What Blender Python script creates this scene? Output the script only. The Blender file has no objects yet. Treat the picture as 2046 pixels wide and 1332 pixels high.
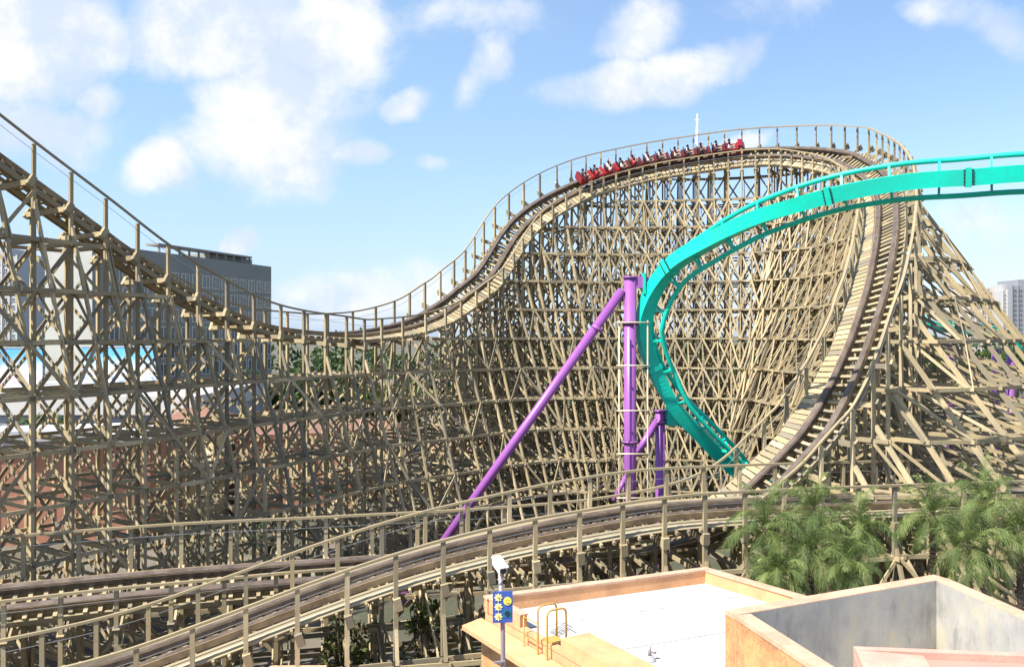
import bpy, bmesh, math, random
import numpy as np
from mathutils import Vector, Matrix
random.seed(7)
rng = np.random.default_rng(7)
C = bpy.context.scene.collection
R = math.radians
H = 16.5            # height of the eye above the ground
F = 1700.0          # focal length in photo pixels (photo 2046 x 1332)

# ------------------------------------------------------------------ camera
cam = bpy.data.cameras.new('Camera')
cam.sensor_width = 36.0
cam.lens = F / 2046 * 36.0
cam.clip_start, cam.clip_end = 0.1, 6000
camo = bpy.data.objects.new('Camera', cam)
C.objects.link(camo)
camo.location = (0, 0, H)
camo.rotation_euler = (R(90), 0, 0)
bpy.context.scene.camera = camo

# ------------------------------------------------------------------ light
sc = bpy.context.scene
sc.view_settings.view_transform = 'Standard'
sc.view_settings.look = 'None'
sc.view_settings.gamma = 1
sc.view_settings.exposure = 1.0
SUN_EL, SUN_DIR = R(52), Vector((-0.82, -0.57, 0)).normalized()
SKY_STRENGTH = 0.075
sun = bpy.data.lights.new('Sun', 'SUN')
sun.energy, sun.angle, sun.color = 5.0, R(0.53), (1.0, 0.94, 0.84)
suno = bpy.data.objects.new('Sun', sun)
C.objects.link(suno)
sv = Vector((SUN_DIR.x * math.cos(SUN_EL), SUN_DIR.y * math.cos(SUN_EL), math.sin(SUN_EL)))
suno.rotation_euler = sv.to_track_quat('Z', 'Y').to_euler()
suno.location = (-60, -30, 80)


class NT:
    """small helper to write node trees as expressions"""
    def __init__(s, tree):
        s.t = tree; s.n = tree.nodes; s.l = tree.links
    def new(s, kind, **kw):
        n = s.n.new(kind)
        for k, v in kw.items(): setattr(n, k, v)
        return n
    def put(s, sock, v):
        if isinstance(v, bpy.types.NodeSocket): s.l.new(v, sock)
        else: sock.default_value = v
    def m(s, op, a, b=0.0, c=None, clamp=False):
        n = s.new('ShaderNodeMath', operation=op); n.use_clamp = clamp
        s.put(n.inputs[0], a); s.put(n.inputs[1], b)
        if c is not None: s.put(n.inputs[2], c)
        return n.outputs[0]
    def mix(s, fac, a, b):
        n = s.new('ShaderNodeMix', data_type='RGBA')
        s.put(n.inputs[0], fac); s.put(n.inputs[6], a); s.put(n.inputs[7], b)
        return n.outputs[2]
    def noise(s, vec, scale, detail=4, rough=0.55, dist=0.0):
        n = s.new('ShaderNodeTexNoise')
        if vec is not None: s.put(n.inputs['Vector'], vec)
        n.inputs['Scale'].default_value = scale; n.inputs['Detail'].default_value = detail
        n.inputs['Roughness'].default_value = rough; n.inputs['Distortion'].default_value = dist
        return n.outputs[0]
    def scale(s, vec, xyz):
        n = s.new('ShaderNodeMapping'); s.put(n.inputs[0], vec); n.inputs['Scale'].default_value = xyz
        return n.outputs[0]
    def ramp(s, v, lo, hi):
        n = s.new('ShaderNodeMapRange', interpolation_type='SMOOTHSTEP')
        s.put(n.inputs[0], v); n.inputs[1].default_value = lo; n.inputs[2].default_value = hi
        return n.outputs[0]


def make_world():
    w = bpy.data.worlds.new('World'); sc.world = w; w.use_nodes = True
    t = NT(w.node_tree); t.n.clear()
    sky = t.new('ShaderNodeTexSky', sky_type='NISHITA')
    sky.sun_disc = False; sky.sun_elevation = SUN_EL
    sky.sun_rotation = math.atan2(SUN_DIR.x, SUN_DIR.y)
    sky.altitude = 0; sky.air_density = 1.0; sky.dust_density = 0.9; sky.ozone_density = 1.6
    co = t.new('ShaderNodeTexCoord').outputs['Generated']
    sep = t.new('ShaderNodeSeparateXYZ'); t.put(sep.inputs[0], co)
    x, y, z = sep.outputs
    yc = t.m('MAXIMUM', y, 0.08)
    u, v = t.m('DIVIDE', x, yc), t.m('DIVIDE', z, yc)
    cb = t.new('ShaderNodeCombineXYZ'); t.put(cb.inputs[0], u); t.put(cb.inputs[1], v)
    uv = cb.outputs[0]
    wn = t.new('ShaderNodeTexNoise'); t.put(wn.inputs['Vector'], uv)
    wn.inputs['Scale'].default_value = 7.0; wn.inputs['Detail'].default_value = 5
    ws = t.new('ShaderNodeSeparateXYZ'); t.put(ws.inputs[0], wn.outputs['Color'])
    ud = t.m('ADD', u, t.m('MULTIPLY', t.m('SUBTRACT', ws.outputs[0], .5), .10))
    vd = t.m('ADD', v, t.m('MULTIPLY', t.m('SUBTRACT', ws.outputs[1], .5), .08))
    # banks of cumulus, each: bearing/elevation centre, half size, weight, tilt
    clouds = [(40, 80, 165, 130, 1.25, 0), (175, 70, 75, 68, 1.25, 0), (185, 195, 50, 40, .8, -.3), (80, 260, 150, 60, .9, 0),
              (445, 40, 172, 105, 1.3, 0), (640, 75, 140, 110, 1.25, 0), (560, 190, 160, 90, 1.05, 0), (530, 300, 165, 90, .9, 0),
              (330, 335, 72, 52, .85, 0), (700, 320, 58, 28, .95, -.2), (800, 210, 48, 26, .7, -.3),
              (965, 140, 78, 36, .7, -.9), (1260, 165, 165, 46, .95, -.1), (1400, 120, 115, 50, .9, -.35), (1285, 45, 95, 62, .72, -.4),
              (960, 30, 130, 50, .45, 0), (1950, 40, 125, 45, .7, .2), (760, 590, 260, 55, .38, 0), (470, 482, 42, 24, .95, -.3),
              (852, 326, 34, 17, .6, 0), (1930, 455, 150, 40, .33, 0), (1508, 278, 45, 22, .6, 0), (690, 550, 30, 18, .5, 0), (1520, 10, 100, 45, .32, 0)]
    best = None
    for (px, py, a, b, wt, tl) in clouds:
        du = t.m('SUBTRACT', ud, (px - 1023) / F); dv = t.m('SUBTRACT', vd, (666 - py) / F)
        ct, st = math.cos(-tl), math.sin(-tl)
        p = t.m('ADD', t.m('MULTIPLY', du, ct * F / a), t.m('MULTIPLY', dv, st * F / a))
        q = t.m('ADD', t.m('MULTIPLY', du, -st * F / b), t.m('MULTIPLY', dv, ct * F / b))
        r2 = t.m('ADD', t.m('MULTIPLY', p, p), t.m('MULTIPLY', q, q))
        d = t.m('MULTIPLY', t.m('SUBTRACT', 1.45, r2), wt)
        best = d if best is None else t.m('MAXIMUM', best, d)
    best = t.m('MAXIMUM', best, -1.0)
    # loose clouds over the part of the sky behind and above
    other = t.m('SUBTRACT', t.m('MULTIPLY', t.noise(co, 2.2, 4), 2.6), 2.1)
    front = t.ramp(y, 0.15, 0.4)
    best = t.m('ADD', t.m('MULTIPLY', best, front), t.m('MULTIPLY', other, t.m('SUBTRACT', 1.0, front)))
    fine = t.noise(uv, 10.0, 10, .62, .25)
    dens = t.m('ADD', best, t.m('MULTIPLY', t.m('SUBTRACT', fine, .52), 3.1))
    dens = t.m('MULTIPLY', t.ramp(dens, -0.30, 1.2), 0.94)
    lump = t.noise(uv, 7.0, 6, .6)
    ccol = t.mix(t.ramp(lump, .42, .60), (5.0, 5.7, 7.0, 1), (7.1, 7.1, 7.2, 1))
    # a milky veil in the sky towards the sun
    veil = t.m('ADD', t.m('MULTIPLY', t.m('MULTIPLY', t.ramp(u, .5, -.3), front), .34), .10)
    low = t.m('MULTIPLY', t.ramp(z, .26, -.02), .45)
    tint = t.new('ShaderNodeMix', data_type='RGBA', blend_type='MULTIPLY'); tint.inputs[0].default_value = 1
    t.put(tint.inputs[6], sky.outputs[0]); tint.inputs[7].default_value = (.95, 1.0, 1.10, 1); base = tint.outputs[2]
    hsv = t.new('ShaderNodeHueSaturation'); hsv.inputs['Saturation'].default_value = 0.98; hsv.inputs['Value'].default_value = 1.42
    t.put(hsv.inputs['Color'], base)
    base = t.mix(veil, hsv.outputs[0], (3.3, 5.2, 7.0, 1))
    base = t.mix(low, base, (4.3, 5.2, 7.2, 1))
    col = t.mix(dens, base, ccol)
    bg = t.new('ShaderNodeBackground'); t.put(bg.inputs[0], col); bg.inputs[1].default_value = SKY_STRENGTH
    out = t.new('ShaderNodeOutputWorld'); t.l.new(bg.outputs[0], out.inputs[0])


make_world()


# ------------------------------------------------------------------ helpers
def at(px, py, d):
    """the point seen at photo pixel px, py at depth d"""
    return Vector(((px - 1023) / F * d, d, H + (666 - py) / F * d))

def atz(px, py, z):
    """the point seen at photo pixel px, py on the level z"""
    return at(px, py, (H - z) * F / (py - 666))

def V(*a): return Vector(a)

class MB:
    """collects shapes and links them as ONE mesh object"""
    def __init__(s):
        s.v = []; s.f = []; s.mi = []; s.tone = []; s.smooth = []
    def add(s, vs, fs, mi=0, tone=None, smooth=False):
        o = len(s.v); s.v.extend([tuple(p) for p in vs])
        tn = random.random() if tone is None else tone
        for f in fs:
            s.f.append(tuple(i + o for i in f)); s.mi.append(mi); s.tone.append(tn); s.smooth.append(smooth)
        return s
    def hexa(s, p, mi=0, tone=None):
        """8 points: bottom ring 0-3 counter-clockwise from above, top ring 4-7"""
        return s.add(p, [(3, 2, 1, 0), (4, 5, 6, 7), (0, 1, 5, 4), (1, 2, 6, 5), (2, 3, 7, 6), (3, 0, 4, 7)], mi, tone)
    def box(s, lo, hi, mi=0, tone=None):
        x0, y0, z0 = lo; x1, y1, z1 = hi
        return s.hexa([(x0, y0, z0), (x1, y0, z0), (x1, y1, z0), (x0, y1, z0), (x0, y0, z1), (x1, y0, z1), (x1, y1, z1), (x0, y1, z1)], mi, tone)
    def beam(s, a, b, w, h, side=None, mi=0, tone=None):
        a, b = Vector(a), Vector(b); d = b - a
        if d.length < 1e-4: return s
        d.normalize()
        sd = Vector(side) if side is not None else d.cross(Vector((0, 0, 1)))
        if sd.length < 1e-3: sd = Vector((1, 0, 0))
        sd = sd - d * sd.dot(d)
        if sd.length < 1e-3: sd = d.orthogonal()
        sd.normalize(); up = sd.cross(d); sd = sd * (w / 2); up = up * (h / 2)
        return s.add([a - sd - up, a + sd - up, a + sd + up, a - sd + up, b - sd - up, b + sd - up, b + sd + up, b - sd + up],
                     [(3, 2, 1, 0), (4, 5, 6, 7), (0, 1, 5, 4), (1, 2, 6, 5), (2, 3, 7, 6), (3, 0, 4, 7)], mi, tone)
    def tube(s, pts, r, n=8, mi=0, tone=None, cap=True):
        pts = [Vector(p) for p in pts]; rs = r if isinstance(r, (list, tuple)) else [r] * len(pts)
        vs, fs = [], []; ref = None
        for i, p in enumerate(pts):
            d = (pts[min(i + 1, len(pts) - 1)] - pts[max(i - 1, 0)])
            d = d.normalized() if d.length > 1e-6 else Vector((0, 0, 1))
            if ref is None: ref = d.orthogonal().normalized()
            ref = (ref - d * ref.dot(d))
            ref = ref.normalized() if ref.length > 1e-4 else d.orthogonal().normalized()
            bi = d.cross(ref)
            for k in range(n):
                a = 2 * math.pi * k / n
                vs.append(p + (ref * math.cos(a) + bi * math.sin(a)) * rs[i])
        for i in range(len(pts) - 1):
            for k in range(n):
                k2 = (k + 1) % n
                fs.append((i * n + k, i * n + k2, (i + 1) * n + k2, (i + 1) * n + k))
        s.add(vs, fs, mi, tone, True)
        if cap:
            o = len(s.v) - len(vs); tn = s.tone[-1]
            s.f.append(tuple(o + k for k in reversed(range(n)))); s.mi.append(mi); s.tone.append(tn); s.smooth.append(False)
            e = o + (len(pts) - 1) * n
            s.f.append(tuple(e + k for k in range(n))); s.mi.append(mi); s.tone.append(tn); s.smooth.append(False)
        return s
    def prism(s, poly, z0, z1, mi=0, tone=None):
        n = len(poly); vs = [(p[0], p[1], z0) for p in poly] + [(p[0], p[1], z1) for p in poly]
        fs = [tuple(reversed(range(n))), tuple(range(n, 2 * n))] + [(i, (i + 1) % n, n + (i + 1) % n, n + i) for i in range(n)]
        return s.add(vs, fs, mi, tone)
    def sweep(s, fr, l0, l1, h0, h1, mi=0, tone=None):
        """rectangle l0..l1 (to the right) by h0..h1 (up) along frames (P, t, r, u)"""
        vs, fs = [], []
        for (P, t, r, u) in fr:
            vs += [P + r * l0 + u * h0, P + r * l1 + u * h0, P + r * l1 + u * h1, P + r * l0 + u * h1]
        n = len(fr)
        for i in range(n - 1):
            for k in range(4):
                k2 = (k + 1) % 4
                fs.append((i * 4 + k, (i + 1) * 4 + k, (i + 1) * 4 + k2, i * 4 + k2))
        fs.append((0, 1, 2, 3)); e = (n - 1) * 4; fs.append((e + 3, e + 2, e + 1, e))
        return s.add(vs, fs, mi, tone)
    def build(s, name, mats, parent=None, origin=None):
        me = bpy.data.meshes.new(name)
        org = origin if origin is not None else world_org(parent)
        v = np.array(s.v, dtype=float).reshape(-1, 3) - np.array(org)
        me.from_pydata(v.tolist(), [], s.f)
        mats = mats if isinstance(mats, (list, tuple)) else [mats]
        for m in mats: me.materials.append(m)
        me.polygons.foreach_set('material_index', s.mi)
        me.polygons.foreach_set('use_smooth', s.smooth)
        at_ = me.attributes.new('tone', 'FLOAT', 'FACE'); at_.data.foreach_set('value', s.tone)
        me.update()
        o = bpy.data.objects.new(name, me); C.objects.link(o)
        if parent is not None: o.parent = parent
        else: o.location = org
        return o

ORG = {}
def world_org(o):
    while o is not None:
        if o.name in ORG: return ORG[o.name]
        o = o.parent
    return (0, 0, 0)

def tag(o, label, cat, group=None, kind=None):
    o['label'] = label; o['category'] = cat
    if group: o['group'] = group
    if kind: o['kind'] = kind
    return o

def thing(name, label, cat, loc, group=None):
    o = bpy.data.objects.new(name, None); C.objects.link(o)
    o.empty_display_size = 0.3
    o.location = loc; ORG[o.name] = tuple(loc)
    return tag(o, label, cat, group)

def copy_tree(o, parent=None):
    c = o.copy(); C.objects.link(c)
    if parent is not None: c.parent = parent
    for ch in list(o.children): copy_tree(ch, c)
    return c


# ------------------------------------------------------------------ materials
def mat(name, col, rough=.6, metal=0.0, var=None, scale=3.0, tone=None, bump=0.0, spec=.4, stretch=None, fine=None, trans=0.0):
    """col mixed towards var by noise, and towards tone by the per-member tone attribute"""
    m = bpy.data.materials.new(name); m.use_nodes = True
    t = NT(m.node_tree); p = t.n['Principled BSDF']
    p.inputs['Roughness'].default_value = rough; p.inputs['Metallic'].default_value = metal
    p.inputs['Specular IOR Level'].default_value = spec
    c = (*col, 1)
    co = t.new('ShaderNodeTexCoord').outputs['Object']
    if stretch: co = t.scale(co, stretch)
    if tone is not None:
        a = t.new('ShaderNodeAttribute'); a.attribute_name = 'tone'
        c = t.mix(a.outputs['Fac'], c, (*tone, 1))
    if var is not None:
        n = t.noise(co, scale, 6, .6)
        c = t.mix(t.ramp(n, .36, .66), c, (*var, 1))
    if fine is not None:
        n2 = t.noise(co, scale * 9, 4, .6)
        c = t.mix(t.m('MULTIPLY', t.ramp(n2, .5, .7), .55), c, (*fine, 1))
    t.put(p.inputs['Base Color'], c)
    if bump:
        b = t.new('ShaderNodeBump'); b.inputs['Strength'].default_value = bump; b.inputs['Distance'].default_value = .03
        t.put(b.inputs['Height'], t.noise(co, scale * 5, 5, .6)); t.l.new(b.outputs[0], p.inputs['Normal'])
    if trans:
        p.inputs['Transmission Weight'].default_value = trans
    return m

def leaf_mat(name, a, b, rough=.55):
    m = bpy.data.materials.new(name); m.use_nodes = True
    t = NT(m.node_tree); p = t.n['Principled BSDF']; p.inputs['Roughness'].default_value = rough
    p.inputs['Specular IOR Level'].default_value = .3
    at_ = t.new('ShaderNodeAttribute'); at_.attribute_name = 'tone'
    c = t.mix(at_.outputs['Fac'], (*a, 1), (*b, 1)); t.put(p.inputs['Base Color'], c)
    tr = t.new('ShaderNodeBsdfTranslucent'); t.put(tr.inputs[0], c)
    mx = t.new('ShaderNodeMixShader'); mx.inputs[0].default_value = .3
    t.l.new(p.outputs[0], mx.inputs[1]); t.l.new(tr.outputs[0], mx.inputs[2])
    t.l.new(mx.outputs[0], t.n['Material Output'].inputs[0])
    return m

M = {}
def timber():
    m = bpy.data.materials.new('weathered_timber'); m.use_nodes = True
    t = NT(m.node_tree); p = t.n['Principled BSDF']; p.inputs['Roughness'].default_value = .88; p.inputs['Specular IOR Level'].default_value = .25
    co = t.new('ShaderNodeTexCoord').outputs['Object']
    a = t.new('ShaderNodeAttribute'); a.attribute_name = 'tone'
    r = t.new('ShaderNodeValToRGB'); t.put(r.inputs[0], a.outputs['Fac']); e = r.color_ramp.elements
    e[0].position = 0; e[0].color = (.20, .178, .135, 1); e[1].position = 1; e[1].color = (.54, .44, .27, 1)
    for pos, c in ((.2, (.285, .235, .145, 1)), (.55, (.36, .285, .16, 1)), (.85, (.44, .355, .21, 1))):
        q = e.new(pos); q.color = c
    n = t.noise(co, .55, 6, .65); f = t.noise(co, 6.0, 5, .7); g = t.noise(t.scale(co, (5, 5, .6)), 3, 4, .6)
    c = t.mix(t.m('MULTIPLY', t.ramp(n, .42, .68), .55), r.outputs[0], (.235, .205, .15, 1))
    c = t.mix(t.m('MULTIPLY', t.ramp(g, .52, .72), .45), c, (.20, .155, .095, 1))
    c = t.mix(t.m('MULTIPLY', t.ramp(f, .56, .74), .45), c, (.15, .12, .08, 1))
    t.put(p.inputs['Base Color'], c)
    b = t.new('ShaderNodeBump'); b.inputs['Strength'].default_value = .25; b.inputs['Distance'].default_value = .015
    t.put(b.inputs['Height'], f); t.l.new(b.outputs[0], p.inputs['Normal'])
    return m
M['wood'] = timber()
M['stack'] = mat('laminated_track_timber', (.26, .185, .105), .85, var=(.18, .13, .08), scale=1.2, tone=(.34, .25, .145))
M['steel'] = mat('rail_steel', (.145, .115, .095), .55, metal=.15, var=(.085, .065, .055), scale=1.5, spec=.3)
M['dark_steel'] = mat('dark_steel', (.05, .05, .055), .45, metal=.4)
M['cable'] = mat('galvanised_cable', (.45, .45, .46), .4, metal=.7)
M['teal'] = mat('teal_paint', (.0, .54, .40), .40, spec=.35, var=(.008, .45, .34), scale=.6, fine=(.02, .40, .31))
M['purple'] = mat('purple_paint', (.28, .09, .33), .36, spec=.4, var=(.26, .085, .31), scale=.6)
M['pipe'] = mat('pale_pipe', (.62, .52, .36), .5, metal=.2)
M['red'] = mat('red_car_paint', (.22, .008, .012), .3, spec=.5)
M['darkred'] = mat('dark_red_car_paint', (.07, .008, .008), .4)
M['seat'] = mat('black_seat', (.03, .03, .03), .6)
M['cream'] = mat('cream_paint', (.75, .68, .55), .5)
M['white'] = mat('white_paint', (.80, .80, .79), .45)
M['roof'] = mat('white_roof_tile', (.62, .60, .565), .75, var=(.47, .45, .42), scale=.4, fine=(.34, .32, .29))
M['peach'] = mat('peach_plaster', (.64, .35, .17), .85, var=(.52, .275, .14), scale=1.1, fine=(.40, .22, .125), bump=.2)
M['coping'] = mat('peach_coping', (.58, .37, .25), .85, var=(.47, .28, .19), scale=1.6, fine=(.34, .21, .14), bump=.2)
M['pink'] = mat('salmon_plaster', (.56, .33, .25), .85, var=(.47, .27, .21), scale=1.6, fine=(.36, .22, .17), bump=.2)
M['pinkfloor'] = mat('faded_pink_floor', (.40, .25, .20), .85, var=(.35, .22, .18), scale=.6)
M['yellow'] = mat('yellow_ladder_paint', (.46, .29, .08), .5, var=(.5, .28, .05), scale=4)
M['yellowdisc'] = mat('yellow_sign_paint', (.85, .70, .10), .5)
M['paleyellow'] = mat('pale_yellow_sign_paint', (.85, .78, .35), .5)
M['blue'] = mat('blue_sign_paint', (.05, .10, .36), .45)
M['tealsign'] = mat('dark_teal_sign_paint', (.01, .16, .26), .45)
M['ink'] = mat('dark_ink', (.02, .03, .04), .6)
M['polegrey'] = mat('grey_pole_paint', (.30, .27, .30), .5, metal=.2)
M['glass'] = mat('dark_window_glass', (.06, .09, .11), .12, spec=.8)
M['bark'] = mat('bark', (.12, .09, .065), .9, var=(.08, .06, .045), scale=4)
M['leaf'] = leaf_mat('dark_green_leaves', (.030, .060, .018), (.085, .13, .035))
M['leaf2'] = leaf_mat('mid_green_leaves', (.05, .085, .02), (.13, .17, .045))
M['frond'] = leaf_mat('palm_frond_leaflets', (.05, .09, .022), (.235, .295, .095))
M['shrub'] = leaf_mat('shrub_leaves', (.035, .055, .015), (.16, .18, .04))
M['hotel'] = mat('slate_grey_cladding', (.25, .24, .21), .6, var=(.215, .21, .185), scale=.1)
M['hotelend'] = mat('pale_grey_end_wall', (.42, .42, .38), .8, var=(.37, .37, .34), scale=.2)
M['mullion'] = mat('beige_window_surround', (.62, .54, .42), .7)
M['tower'] = mat('pale_grey_tower', (.42, .42, .42), .7, var=(.38, .38, .38), scale=.05)
M['tower2'] = mat('grey_blue_tower', (.24, .25, .27), .7)
M['towerb'] = mat('beige_tower', (.50, .44, .38), .7)
M['bwhite'] = mat('white_render', (.52, .51, .49), .6)
M['bgrey'] = mat('blue_grey_render', (.34, .35, .38), .7, var=(.30, .31, .34), scale=.3)
M['terra'] = mat('terracotta_render', (.50, .235, .15), .8, var=(.43, .20, .13), scale=.35, fine=(.36, .17, .11))
M['house'] = mat('pale_yellow_render', (.78, .60, .34), .8, var=(.70, .52, .28), scale=.5)
M['rooft'] = mat('brown_roof_tiles', (.25, .13, .09), .8, var=(.18, .10, .07), scale=2)
M['skin'] = mat('skin', (.55, .36, .26), .6)
M['hair'] = mat('black_hair', (.015, .012, .012), .5)
M['trousers'] = mat('dark_trousers', (.04, .045, .06), .8)

def concrete_mat():
    m = bpy.data.materials.new('stained_grey_concrete'); m.use_nodes = True
    t = NT(m.node_tree); p = t.n['Principled BSDF']; p.inputs['Roughness'].default_value = .9
    co = t.new('ShaderNodeTexCoord').outputs['Object']
    big = t.noise(co, .7, 5, .6)
    streak = t.noise(t.scale(co, (1.2, 1.2, .45)), 1.5, 7, .7)
    fine = t.noise(co, 9, 5, .7)
    c = t.mix(t.ramp(big, .32, .68), (.29, .283, .265, 1), (.39, .375, .34, 1))
    c = t.mix(t.m('MULTIPLY', t.ramp(streak, .48, .68), .6), c, (.44, .39, .25, 1))
    c = t.mix(t.m('MULTIPLY', t.ramp(streak, .50, .30), .6), c, (.15, .148, .14, 1))
    c = t.mix(t.m('MULTIPLY', t.ramp(fine, .55, .72), .35), c, (.22, .22, .21, 1))
    t.put(p.inputs['Base Color'], c)
    b = t.new('ShaderNodeBump'); b.inputs['Strength'].default_value = .25; b.inputs['Distance'].default_value = .02
    t.put(b.inputs['Height'], fine); t.l.new(b.outputs[0], p.inputs['Normal'])
    return m
M['concrete'] = concrete_mat()

def stained_peach():
    m = bpy.data.materials.new('stained_orange_plaster'); m.use_nodes = True
    t = NT(m.node_tree); p = t.n['Principled BSDF']; p.inputs['Roughness'].default_value = .9
    co = t.new('ShaderNodeTexCoord').outputs['Object']
    streak = t.noise(t.scale(co, (1, 1, .7)), 1.6, 8, .75)
    fine = t.noise(co, 7, 6, .75)
    c = t.mix(t.ramp(streak, .35, .62), (.34, .165, .075, 1), (.56, .31, .13, 1))
    c = t.mix(t.m('MULTIPLY', t.ramp(fine, .52, .66), .6), c, (.20, .10, .055, 1))
    t.put(p.inputs['Base Color'], c)
    b = t.new('ShaderNodeBump'); b.inputs['Strength'].default_value = .4; b.inputs['Distance'].default_value = .02
    t.put(b.inputs['Height'], fine); t.l.new(b.outputs[0], p.inputs['Normal'])
    return m
M['stain'] = stained_peach()

def ground_mat():
    m = bpy.data.materials.new('park_ground'); m.use_nodes = True
    t = NT(m.node_tree); p = t.n['Principled BSDF']; p.inputs['Roughness'].default_value = .95
    co = t.new('ShaderNodeTexCoord').outputs['Object']
    a = t.noise(co, .06, 6, .6); b = t.noise(co, .7, 5, .65); f = t.noise(co, 5, 4, .7)
    c = t.mix(t.ramp(a, .44, .56), (.05, .058, .03, 1), (.15, .132, .10, 1))
    c = t.mix(t.m('MULTIPLY', t.ramp(b, .45, .65), .6), c, (.07, .06, .045, 1))
    c = t.mix(t.m('MULTIPLY', t.ramp(f, .5, .7), .4), c, (.17, .155, .13, 1))
    t.put(p.inputs['Base Color'], c)
    return m
M['ground'] = ground_mat()

def mural_mat(name, hue2, seed):
    """a printed sky-blue to white advertising picture with loose coloured shapes"""
    m = bpy.data.materials.new(name); m.use_nodes = True
    t = NT(m.node_tree); p = t.n['Principled BSDF']; p.inputs['Roughness'].default_value = .5
    co = t.new('ShaderNodeTexCoord').outputs['Generated']
    sep = t.new('ShaderNodeSeparateXYZ'); t.put(sep.inputs[0], co)
    off = t.new('ShaderNodeVectorMath', operation='ADD'); t.put(off.inputs[0], co); off.inputs[1].default_value = (seed, seed * 2, 0)
    n = t.noise(off.outputs[0], 5, 5, .6); n2 = t.noise(off.outputs[0], 11, 4, .6)
    h = t.m('ADD', sep.outputs[2], t.m('MULTIPLY', t.m('SUBTRACT', n, .5), .5))
    c = t.mix(t.ramp(h, .45, .85), (.66, .68, .70, 1), (.10, .40, .72, 1))
    msk = t.m('MULTIPLY', t.ramp(n2, .5, .58), t.ramp(h, .55, .35))
    c = t.mix(t.m('MULTIPLY', msk, .85), c, (*hue2, 1))
    c = t.mix(t.m('MULTIPLY', t.ramp(t.noise(off.outputs[0], 17, 4, .6), .52, .62), .5), c, (.30, .36, .48, 1))
    t.put(p.inputs['Base Color'], c)
    return m


# ------------------------------------------------------------------ ground
g = MB()
g.add([(-2500, -400, 0), (2500, -400, 0), (2500, 4200, 0), (-2500, 4200, 0)], [(0, 1, 2, 3)])
go = g.build('ground', M['ground']); tag(go, 'bare earth and patchy grass ground under the coaster timbers', 'ground', kind='structure')

# ------------------------------------------------------------------ track paths
def catmull(pts, rolls, step):
    """Catmull-Rom through points, resampled every step metres -> list of (P, t, r, u), n (level right) """
    P = [Vector(p) for p in pts]
    P = [P[0] * 2 - P[1]] + P + [P[-1] * 2 - P[-2]]
    rl = [rolls[0]] + list(rolls) + [rolls[-1]]
    raw = []
    for i in range(1, len(P) - 2):
        p0, p1, p2, p3 = P[i - 1:i + 3]
        # centripetal form
        t0 = 0; t1 = t0 + max((p1 - p0).length, 1e-3) ** .5; t2 = t1 + max((p2 - p1).length, 1e-3) ** .5; t3 = t2 + max((p3 - p2).length, 1e-3) ** .5
        for k in range(30):
            q = k / 30; t = t1 + (t2 - t1) * q
            a1 = p0 * ((t1 - t) / (t1 - t0)) + p1 * ((t - t0) / (t1 - t0)); a2 = p1 * ((t2 - t) / (t2 - t1)) + p2 * ((t - t1) / (t2 - t1)); a3 = p2 * ((t3 - t) / (t3 - t2)) + p3 * ((t - t2) / (t3 - t2))
            b1 = a1 * ((t2 - t) / (t2 - t0)) + a2 * ((t - t0) / (t2 - t0)); b2 = a2 * ((t3 - t) / (t3 - t1)) + a3 * ((t - t1) / (t3 - t1))
            raw.append((b1 * ((t2 - t) / (t2 - t1)) + b2 * ((t - t1) / (t2 - t1)), rl[i] + (rl[i + 1] - rl[i]) * (q * q * (3 - 2 * q))))
    raw.append((P[-2], rl[-2]))
    arr = np.array([list(p) + [a] for p, a in raw])
    for _ in range(12):                                   # ease the joints
        arr[1:-1] = arr[1:-1] * .5 + (arr[:-2] + arr[2:]) * .25
    s = np.concatenate([[0], np.cumsum(np.linalg.norm(np.diff(arr[:, :3], axis=0), axis=1))])
    m = int(s[-1] / step) + 1
    ss = np.linspace(0, s[-1], m)
    out = np.stack([np.interp(ss, s, arr[:, k]) for k in range(4)], 1)
    fr = []
    for i in range(m):
        a, b = out[max(i - 1, 0), :3], out[min(i + 1, m - 1), :3]
        t = Vector(b - a).normalized(); n = t.cross(Vector((0, 0, 1))).normalized(); up0 = n.cross(t); ph = R(out[i, 3])
        r = n * math.cos(ph) - up0 * math.sin(ph); u = r.cross(t)
        fr.append((Vector(out[i, :3]), t, r, u))
    return fr

# main ride: slope from the upper left, dip, climb, banked crest, drop, low run back to the left
tp, tr = [], []
for n, z in ((-3, 28.2), (-2, 27.05), (0, 24.73), (2, 22.5), (4, 20.23), (6, 18.5), (8, 17.2), (10.95, 16.65), (13, 16.58)):
    d = 43 * (1 + .0369 * n); X = 43 * (-.5576 + .02444 * n)
    tp.append(V(X - 1.46, d + .97, z)); tr.append({10.95: 3, 13: 8}.get(n, 0))
for px, py, d, ro in ((823, 643, 68, 16), (892, 607, 71, 26), (923, 583, 72.3, 31), (965, 548, 74, 36), (1040, 440, 77, 42), (1147, 374, 79.5, 44),
                      (1271, 338, 80.5, 42), (1400, 316, 80, 42), (1500, 304, 79, 42), (1590, 302, 77, 42), (1680, 312, 72.5, 42), (1715, 328, 69, 40),
                      (1748, 352, 64.5, 36), (1768, 392, 59, 30), (1770, 440, 55, 26), (1766, 485, 52, 24), (1752, 560, 49.5, 20), (1728, 640, 47.5, 13),
                      (1687, 745, 46, 3), (1653, 815, 45, -5), (1622, 862, 44.3, -11), (1588, 900, 43.9, -15), (1528, 962, 43.4, -20), (1432, 1036, 43, -24),
                      (1250, 1085, 42.3, -24), (1000, 1112, 41.3, -24), (700, 1132, 40, -24), (300, 1162, 38, -28), (0, 1192, 36.5, -30), (-420, 1240, 34, -30)):
    tp.append(at(px, py, d)); tr.append(ro)
MAIN = catmull(tp, tr, .2)

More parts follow.
